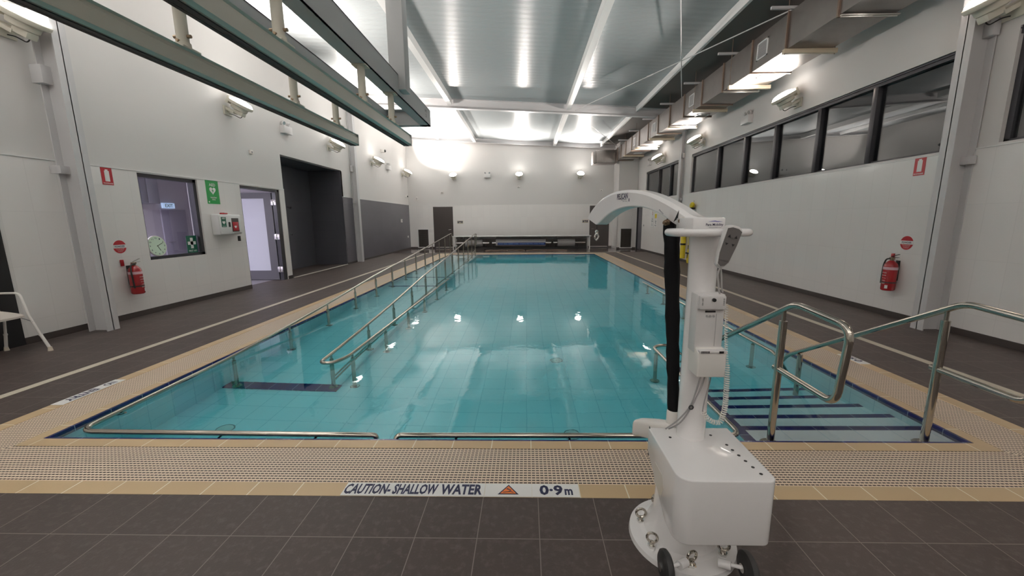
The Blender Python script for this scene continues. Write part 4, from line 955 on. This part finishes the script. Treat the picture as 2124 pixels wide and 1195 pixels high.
for (a, za), (b_, zb) in zip(tp, bt):
    T_, B_ = S+d*a+UP*za, S+d*b_+UP*zb; c_ = .017
    v = (T_-B_); L_ = v.length; v = v/L_
    rings.append([mb.bm.verts.new(q) for q in (B_-nr*(hw-.004), B_-nr*hw+v*.006, T_-nr*hw-v*c_, T_-nr*(hw-c_*.9), T_+nr*(hw-c_*.9), T_+nr*hw-v*c_, B_+nr*hw+v*.006, B_+nr*(hw-.004))])
mb.loft(rings)
arm = t.part('lifting_arm', mb, 'hoistwhite')
def armp(s_, z, lift=0): return S+d*s_+UP*z-nr*(hw+lift)
# lettering on the side of the arm that faces the camera (reads from far end towards mast)
ud = -d
def arm_text(mb, s, s_, z, w, h, tilt=0, bold=.01):
    u = (ud*math.cos(tilt)+UP*math.sin(tilt)); v = (UP*math.cos(tilt)-ud*math.sin(tilt))
    text(mb, s, armp(s_, z), u, v, w, h, bold, .0008)
mb = MB(); arm_text(mb, 'PELICAN', .545, 1.622, .095, .030, .03, .02); t.part('arm_lettering', mb, 'ink', parent=arm, smooth=False)
mb = MB(); arm_text(mb, 'POOL HOIST', .53, 1.604, .05, .006); arm_text(mb, 'SWL 140 kg', .52, 1.594, .04, .005); arm_text(mb, 'I', .485, 1.600, .006, .016, 0, .03); arm_text(mb, 'PINCH', .235, 1.533, .035, .007, -.6)
t.part('fine_print', mb, 'ink', parent=arm, smooth=False)
mb = MB(); mb.prism([(-.016, -.026), (.010, -.012), (.014, .026)], armp(.135, 1.512)-nr*.0003, ud, UP, nr, .0012); t.part('warning_sticker', mb, 'black', parent=arm)
# pivot bolts
for s_, z in ((.092, 1.490), (.19, 1.482)):
    p0 = armp(s_, z)
    t.part('pivot_bolt', MB().cyl(p0+nr*.004, p0-nr*.012, .0155, n=6).cyl(p0-nr*.012, p0-nr*.022, .0095, .008), 'brass', label='bronze hex bolt')
lug = S+d*.185
t.part('actuator_lug', MB().prism([(-.035, 1.46), (.035, 1.45), (.03, 1.50), (0, 1.52), (-.02, 1.50)], (lug.x, lug.y, 0), d, UP, nr, .05), 'black')
# actuator in a black sleeve
mb = MB(); rows = []
for i in range(22):
    k = i/21; z = .56+k*(1.472-.56); wv = .004*math.sin(i*1.3)+.003*math.sin(i*2.9)
    ctr = Vector((.722-.037*k, 1.825+.07*k, z)); a_ = .026+.011*k+wv*.6; b2_ = .028+.009*k-wv*.6
    rows.append(mb.ring(ctr, Vector((1, 0, 0)), Vector((0, 1, 0)), a_, 16, b2_))
mb.loft(rows); t.part('actuator_sleeve', mb, 'fabric', label='black nylon sleeve over the lifting actuator')
t.part('actuator_collar', MB().lathe((.722, 1.825, 0), [(.034, .42), (.031, .565), (.028, .575)], 24), 'white_plastic')
mb = MB(); rows = []
for i in range(14):
    k = i/13; c_ = Vector((.75-.165*k, 1.80+.12*k, 0)); zc = .455-.025*k**2; hh = .058-.012*k; ww = .05-.010*k
    rows.append([mb.bm.verts.new(c_+nr*(ww*math.copysign(abs(math.cos(a))**.5, math.cos(a)))+UP*(zc+hh*math.copysign(abs(math.sin(a))**.5, math.sin(a)))) for a in [2*PI*j/20 for j in range(20)]])
mb.loft(rows); t.part('actuator_motor', mb, 'white_plastic', label='white cast motor housing')
t.part('actuator_bracket', MB().obox(S+d*.08+UP*.47, (.12, .05, .05), d, nr, UP), 'hoistwhite', bevel=.004)
# push bar
ring_ = []
hx0, hx1, hy0, hy1, hz = .600, .906, 1.60, 1.73, 1.444
pts = fillet([(.70, hy1, hz), (hx0, hy1, hz), (hx0, hy0, hz), (hx1, hy0, hz), (hx1, hy1, hz), (.84, hy1, hz)], [.06]*4, 8)
t.part('push_bar', MB().tube(pts, .0155, 16), 'hoistwhite')
# handset hung on the push bar
hc = Vector((.784, 1.565, 1.386)); hu = Vector((.97, 0, .0)).normalized(); hv = Vector((.225, -.03, .97)).normalized(); hn = hu.cross(hv).normalized()
hu = hv.cross(hn)
outl = [(-.034, .094), (-.012, .103), (.020, .101), (.040, .090), (.036, .02), (.024, -.065), (.008, -.088), (-.010, -.094), (-.028, -.082), (-.036, -.03)]
outl = [(a*.88, b_*.87) for a, b_ in outl]
mb = MB(); mb.prism(outl, hc, hu, hv, hn, .03); hs = t.part('handset', mb, 'lgrey', bevel=.007, seg=3, label='grey push button handset')
inn = [(a*.86, b_*.90) for a, b_ in outl]
t.part('keypad', MB().prism(inn, hc+hn*.0155, hu, hv, hn, .003), 'handset', parent=hs)
for a, b_ in ((-.012, .045), (.014, .045)): t.part('button', MB().prism([(a, b_+.007), (a-.006, b_-.004), (a+.006, b_-.004)], hc+hn*.018, hu, hv, hn, .002), 'black', parent=hs)
for a, b_ in ((-.014, .016), (.012, .016)): t.part('button', MB().prism([(a, b_-.006), (a+.006, b_+.003), (a-.006, b_+.003)], hc+hn*.018, hu, hv, hn, .002), 'black', parent=hs)
t.part('handset_print', text(MB(), 'LINAK-TYPE'[:0] or 'HOIST', hc+hn*.017+hv*-.05-hu*.004, hu, hv, .035, .005, .01, .001), 'black', parent=hs, smooth=False)
t.part('hook', MB().obox(hc+hv*.06-hn*.03, (.03, .02, .03), hu, hv, hn), 'black', parent=hs)
cb = hc-hv*.078
t.part('handset_cable', MB().tube(fillet([cb, cb-hv*.03, (.775, 1.59, 1.25), (.786, 1.60, 1.205), (.80, 1.62, 1.194)], .03), .0035, 8).tube(fillet([cb+hu*.004, (.785, 1.585, 1.26), (.797, 1.60, 1.212), (.812, 1.62, 1.2)], .03), .003, 8), 'lgrey')
# control box and battery on the mast
cx0, cx1 = .707, .822
p = t.part('control_box', MB().box(cx0, cx1, 1.612, 1.68, .94, 1.192).box(cx0+.004, cx1-.004, 1.596, 1.62, 1.13, 1.188), 'lgrey', bevel=.005, seg=2)
t.part('indicator_panel', MB().box(.742, .784, 1.6105, 1.613, 1.116, 1.123), 'black', parent=p)
for k in range(3): t.part('indicator_lamp', MB().cyl((.750+.0135*k, 1.608, 1.10), (.750+.0135*k, 1.613, 1.10), .0048, n=14), 'greyplastic', parent=p)
t.part('key_knob', MB().cyl((.766, 1.588, 1.172), (.766, 1.598, 1.172), .0075), 'black', parent=p)
mb = MB(); text(mb, 'ON OFF', (.722, 1.596, 1.163), Z, (-1, 0, 0), .03, .006, .02, .0005); text(mb, 'CHARGE', (.808, 1.596, 1.163), Z, (-1, 0, 0), .03, .006, .02, .0005); t.part('fine_print', mb, 'black', parent=p, smooth=False)
t.part('box_groove', MB().box(.788, .790, 1.6108, 1.613, .97, 1.11), 'greyplastic', parent=p)
bt_ = t.part('battery_pack', MB().prism([(1.575, .845), (1.675, .845), (1.675, .967), (1.60, .967), (1.572, .95)], ((cx0+cx1)/2+.004, 0, 0), Y, Z, X, cx1-cx0+.002), 'white_plastic', bevel=.007, seg=3, label='cream battery pack')
t.part('latch_lip', MB().box(cx0+.006, cx1+.004, 1.568, 1.60, .952, .963), 'lgrey', parent=bt_, bevel=.003)
mb = MB()
for k in range(6): mb.box(cx0+.012+.006*k, cx0+.015+.006*k, 1.5665, 1.569, .953, .962)
mb.box(cx1-.03, cx1-.012, 1.5665, 1.569, .953, .962); t.part('latch_grip', mb, 'black', parent=bt_)
# cables down the mast and coiled lead
mb = MB()
mb.tube(fillet([(.757, 1.63, .85), (.75, 1.645, .78), (.728, 1.648, .68), (.692, 1.70, .58), (.665, 1.76, .51)], .05), .0035, 8)
mb.tube(fillet([(.775, 1.63, .85), (.765, 1.645, .77), (.732, 1.650, .675), (.70, 1.68, .58), (.68, 1.76, .51)], .05), .0035, 8)
t.part('motor_cable', mb, 'greyplastic'); t.part('cable_tie', MB().torus((.729, 1.649, .675), .009, .003, X, Z, 12, 6), 'black')
path = densify(fillet([(.826, 1.61, 1.15), (.829, 1.605, 1.05), (.836, 1.60, .95), (.846, 1.595, .85), (.85, 1.595, .70), (.838, 1.60, .625), (.80, 1.62, .625), (.776, 1.64, .66)], .05), .0009)
coil = []; L_ = 0
for i, q in enumerate(path):
    if i: L_ += (q-path[i-1]).length
    tg = (path[min(i+1, len(path)-1)]-path[max(i-1, 0)]).normalized(); a_ = Vector((0, 1, 0)); b2_ = tg.cross(a_).normalized()
    r_ = .0095 if L_ > .25 else .005
    ph = 2*PI*L_/.0100; coil.append(q+a_*r_*math.sin(ph)+b2_*r_*math.cos(ph))
t.part('coiled_lead', MB().tube(coil, .0024, 5), 'white_plastic', label='white coiled lead')
t.part('lead_tail', MB().tube(fillet([(.776, 1.64, .66), (.782, 1.645, .70), (.795, 1.64, .78), (.798, 1.63, .85)], .03), .003, 8), 'greyplastic')
# lifting hook at the end of the arm
e0 = S+d*.855
h = Thing('sling_hook', 'polished steel hook hanging from the end of the hoist arm', 'hook', (e0.x, e0.y, 1.35))
ze = 1.487
h.part('hanging_rod', MB().cyl((e0.x, e0.y, ze+.02), (e0.x, e0.y, 1.435), .0025, n=8), 'black')
h.part('swivel', MB().lathe((e0.x, e0.y, 1.405), [(.006, 0), (.011, .005), (.009, .013), (.012, .02), (.006, .03)], 16), 'chrome')
h.part('hook_bow', MB().torus((e0.x, e0.y, 1.392), .0105, .0052, X, Z, 24, 8, 1.5).sphere((e0.x, e0.y, 1.372), .006), 'chrome')

# ---------------------------------------------------------------- shower chair at the left
t = Thing('shower_chair', 'white plastic shower chair with tubular arms by the left wall', 'chair', (-5.95, 4.2, 0))
def leg(top, ft):
    top, ft = Vector(top), Vector(ft); mid = top.lerp(ft, .52)
    p = t.part('leg', MB().cyl(top, mid, .0125).cyl(mid, ft+Vector((0, 0, .03)), .015), 'white_plastic')
    t.part('rubber_tip', MB().cyl(ft+Vector((0, 0, .0)), ft+Vector((0, 0, .05)), .024, .017), simple('cream_tip', (.62, .56, .45), .6), parent=p)
    t.part('leg_collar', MB().cyl(mid+Vector((0, 0, .01)), mid-Vector((0, 0, .01)), .018), 'white_plastic', parent=p)
ya, yb = 3.83, 4.40
for y, s in ((ya, -1), (yb, 1)):
    leg((-5.83, y-s*.02, .42), (-5.69, y+s*.0, 0)); leg((-6.14, y-s*.02, .42), (-6.23, y, 0))
    t.part('arm_rail', MB().tube(fillet([(-5.83, y-s*.02, .40), (-5.89, y-s*.02, .705), (-6.19, y-s*.02, .70), (-6.19, y-s*.02, .42)], .06), .0125), 'white_plastic')
    t.part('seat_brace', MB().cyl((-5.80, y-s*.02, .36), (-5.93, y-s*.06, .435), .005), 'greyplastic')
mb = MB(); rows = []; n1 = 12
for i in range(n1+1):
    for j in range(n1+1):
        pass
grid = [[None]*(n1+1) for _ in range(n1+1)]
def seat_pt(i, j, dz):
    a, b_ = i/n1*2-1, j/n1*2-1; rxx = .215*(1-.12*abs(b_)**3); ryy = .235*(1-.12*abs(a)**3)
    return Vector((-6.0+a*rxx, 4.115+b_*ryy, .455-.02*(1-a*a)*(1-b_*b_)+(.05*(abs(b_)**4))*(.5-.5*a) + dz))
for dz in (0, -.022):
    g = [[mb.bm.verts.new(seat_pt(i, j, dz)) for j in range(n1+1)] for i in range(n1+1)]
    for i in range(n1):
        for j in range(n1): mb.bm.faces.new((g[i][j], g[i+1][j], g[i+1][j+1], g[i][j+1]))
    rows.append(g)
A_, B_ = rows
edge = lambda g: [g[i][0] for i in range(n1+1)]+[g[n1][j] for j in range(1, n1+1)]+[g[i][n1] for i in range(n1-1, -1, -1)]+[g[0][j] for j in range(n1-1, 0, -1)]
ea, eb = edge(A_), edge(B_)
for i in range(len(ea)): j = (i+1) % len(ea); mb.bm.faces.new((ea[i], ea[j], eb[j], eb[i]))
t.part('seat', mb, simple('cream_seat', (.68, .62, .56), .4))
t.part('backrest', MB().prism([(-.2, .62), (.2, .62), (.21, .70), (.18, .84), (-.18, .84), (-.21, .70)], (-6.215, 4.115, 0), Y, Z, X, .02), simple('cream_back', (.68, .62, .56), .4), bevel=.008)
for y in (ya+.06, yb-.06): t.part('back_tube', MB().cyl((-6.17, y, .44), (-6.24, y, .80), .0125), 'white_plastic')

# ---------------------------------------------------------------- bench and cover reels at the back
t = Thing('long_bench', 'long white-topped bench across the far end over the pool cover reels', 'bench', (-.25, 20.6, 0))
t.part('bench_top', MB().box(-3.78, 3.3, 20.15, 20.95, .66, .70), 'white', bevel=.005)
for x in (-3.72, 3.22):
    for y in (20.2, 20.9): t.part('leg', MB().cyl((x, y, 0), (x, y, .66), .03), 'white')
mb = MB()
for k in range(9): mb.box(-3.2+.8*k-.02, -3.2+.8*k+.02, 20.2, 20.9, .60, .66)
mb.box(-3.72, 3.22, 20.9, 20.93, .52, .66)
t.part('under_rail', mb, 'greyplastic')
t.part('back_panel', MB().box(-3.74, 3.26, YB-.12, YB-.06, .09, .655), 'louvre')
t.part('kick_board', MB().box(-3.6, 3.1, 20.28, 20.30, .02, .12), 'black')
def drum(name, label, x0, x1, r, mat, y=20.5, z=.33, a0=.3, a1=.3):
    t = Thing(name, label, 'cover reel', ((x0+x1)/2, y, 0), 'pool cover reels')
    t.part('rolled_cover', MB().cyl((x0, y, z), (x1, y, z), r, n=28), mat)
    t.part('axle_tube', MB().cyl((x0-a0, y, z), (x1+a1, y, z), .07, n=18), 'chrome')
    for x in (x0-.12, x1+.12): t.part('end_stand', MB().box(x-.05, x+.05, y-.18, y+.18, 0, .06).box(x-.03, x+.03, y-.05, y+.05, .05, z+.05), 'black')
    return t
drum('cover_reel', 'grey rolled pool cover under the left end of the bench', -3.15, -2.25, .2, 'greyplastic', a0=.5, a1=.35)
drum('cover_reel', 'grey rolled pool cover under the right end of the bench', 1.62, 2.5, .2, 'greyplastic', a0=.22, a1=.55)
t = drum('cover_reel', 'long rolled pool cover with a blue printed band under the bench', -1.55, 1.0, .2, 'greyplastic', y=20.45, a0=.2, a1=.3)
band_ = t.part('printed_band', MB().box(-1.45, .98, 20.20, 20.245, .235, .36), 'blue', bevel=.01, label='blue band with pale lettering')
t.part('lettering', text(MB(), 'ROVER SERIES • ROVER COVERS • CLEARWATER POOL COVER SYSTEMS', (-.25, 20.20, .295), X, Z, 2.3, .06, .0, .003), 'bluetext', parent=band_, smooth=False)
for i, (x, y, w_) in enumerate(((-1.5, 19.6, .5), (-.6, 19.7, .45), (.9, 19.65, .9))):  # these tubes stand in for dark curled reflections on the wet floor
    t = Thing('floor_reflection_curl', 'dark curl standing for a reflection on the wet floor before the bench, ' + ['left one', 'middle one', 'right one'][i], 'hose', (x, y, 0), 'reflection curls on the far deck')
    pts = [(x-w_, y-.3, .02), (x-w_*.5, y+.1, .02), (x, y-.1, .02), (x+w_*.4, y+.15, .02), (x+w_, y-.05, .02), (x+w_*1.2, y-.35, .02)]
    t.part('hose', MB().tube(fillet(pts, .2), .02, 8), 'ducttape')

# ---------------------------------------------------------------- rescue gear on the right wall
X_ = WR-.02
t = Thing('rescue_tube', 'yellow foam rescue tube leaning on the right wall behind the hoist', 'rescue tube', (X_-.1, 13.75, 0))
t.part('foam_float', MB().tube([(X_-.1, 13.95, 1.15), (X_-.1, 13.9, .8), (X_-.12, 13.85, .45), (X_-.14, 13.8, .14)], .085, 14), 'yellow')
t.part('strap', MB().cyl((X_-.12, 13.86, .60), (X_-.12, 13.86, .66), .088), 'black')
t.part('hanging_loop', MB().torus((X_-.05, 13.95, 1.22), .07, .008, Y, Z), 'black')
t = Thing('spine_board', 'yellow spine board with dark hand holes and red straps against the right wall', 'rescue board', (X_-.08, 13.3, 0))
pl = [(-.14, .02), (.14, .02), (.2, .15), (.17, .5), (.21, 1.1), (.15, 1.3), (-.15, 1.3), (-.21, 1.1), (-.17, .5), (-.2, .15)]
t.part('board', MB().prism(pl, (X_-.11, 13.3, 0), Y, (.05, 0, 1), X, .05), 'yellow', bevel=.01)
for s in (-1, 1):
    for z in (.25, .55, .95): t.part('hand_hole', MB().box(X_-.142+z*.05, X_-.13+z*.05, 13.3+s*.13-.025, 13.3+s*.13+.025, z-.07, z+.07), 'black', bevel=.003)
t.part('head_strap', MB().box(X_-.105, X_-.08, 13.22, 13.38, .95, 1.2), 'red', bevel=.004); t.part('base_clip', MB().box(X_-.16, X_-.12, 13.1, 13.5, .33, .38), 'black')
t = Thing('rescue_bag', 'small yellow bag hung high on the right wall', 'bag', (X_, 13.35, 1.85))
t.part('bag_body', MB().sphere((X_-.08, 13.4, 1.93), .12, .6, 1, .9), 'yellow'); t.part('bag_flap', MB().box(X_-.16, X_-.02, 13.28, 13.5, 1.80, 1.86), 'black', bevel=.01)
t.part('bag_hook', MB().torus((X_-.03, 13.4, 2.06), .03, .006, Y, Z), 'chrome')
sign('safety_sign', 'narrow white safety notice with a red ring on the right wall beyond the hoist', (RX, 17.75, 1.5), RU, Z, .34, .66, 'signwhite', [('Pool\nRules', 0, -.05, .2, .16), ('No\nDiving', 0, -.25, .2, .1)], [('red_ring', [sc(disc(.07), 1, 0, .24)], 'redsign', 0), ('ring_centre', [sc(disc(.05), 1, 0, .24)], 'signwhite', 1)], tmat='ink')
sign('safety_sign', 'narrow white safety notice with a yellow triangle on the right wall beyond the hoist', (RX, 17.3, 1.45), RU, Z, .32, .6, 'signwhite', [('Caution\nWet', 0, -.08, .2, .14), ('Floor', 0, -.23, .2, .06)], [('yellow_panel', [rect(-.13, .13, .08, .26)], 'yellow', 0)], tmat='ink')
small('call_button', 'tiny dark call button on the right wall by the door', 'button', (RX, 19.0, 1.2), dr, (.06, .08, .03), 'greyplastic')

# ---------------------------------------------------------------- office light, world, camera
def area(name, loc, rot, sx, sy, e_, c_=(1, 1, 1)):
    li = bpy.data.lights.new(name, 'AREA'); li.shape = 'RECTANGLE'; li.size = sx; li.size_y = sy; li.energy = e_; li.color = c_
    o = bpy.data.objects.new(name, li); C.objects.link(o); o.location = loc; o.rotation_euler = rot; return o
area('office_ceiling_light', (-8.4, 6.4, 2.66), (0, 0, 0), .9, .3, 105, (.92, .9, 1))
wd = bpy.data.worlds.new('World'); bpy.context.scene.world = wd; wd.use_nodes = True
wd.node_tree.nodes['Background'].inputs[0].default_value = (.02, .022, .03, 1); wd.node_tree.nodes['Background'].inputs[1].default_value = .3

f_, cx_, cy_, pit, yaw, rol = 817.96, 1073.26, 597.5, .1710, .0227, .0074
fw = Vector((-math.sin(yaw)*math.cos(pit), math.cos(yaw)*math.cos(pit), -math.sin(pit))); rt = Vector((math.cos(yaw), math.sin(yaw), 0)); dn = fw.cross(rt)
r0 = rt*math.cos(rol)+dn*math.sin(rol); r1 = -rt*math.sin(rol)+dn*math.cos(rol)
cam = bpy.data.cameras.new('Camera'); co_ = bpy.data.objects.new('Camera', cam); C.objects.link(co_)
Rm = Matrix((r0, -r1, -fw)).transposed().to_4x4(); co_.matrix_world = Matrix.Translation((0, 0, 1.5)) @ Rm
cam.sensor_width = 36; cam.lens = f_/2124*36; cam.shift_x = -(cx_-1062)/2124; cam.shift_y = 0; cam.clip_start = .05
S_ = bpy.context.scene; S_.camera = co_
S_.view_settings.view_transform = 'Standard'; S_.view_settings.look = 'None'; S_.view_settings.gamma = 1; S_.view_settings.use_curve_mapping = False
S_.view_settings.exposure = 0.48
cy = S_.cycles
cy.max_bounces = 9; cy.diffuse_bounces = 5; cy.glossy_bounces = 4; cy.transmission_bounces = 8; cy.transparent_max_bounces = 8; cy.volume_bounces = 0
cy.sample_clamp_indirect = 4.0; cy.blur_glossy = .5; cy.use_adaptive_sampling = True; cy.adaptive_threshold = .02
cy.use_denoising = True
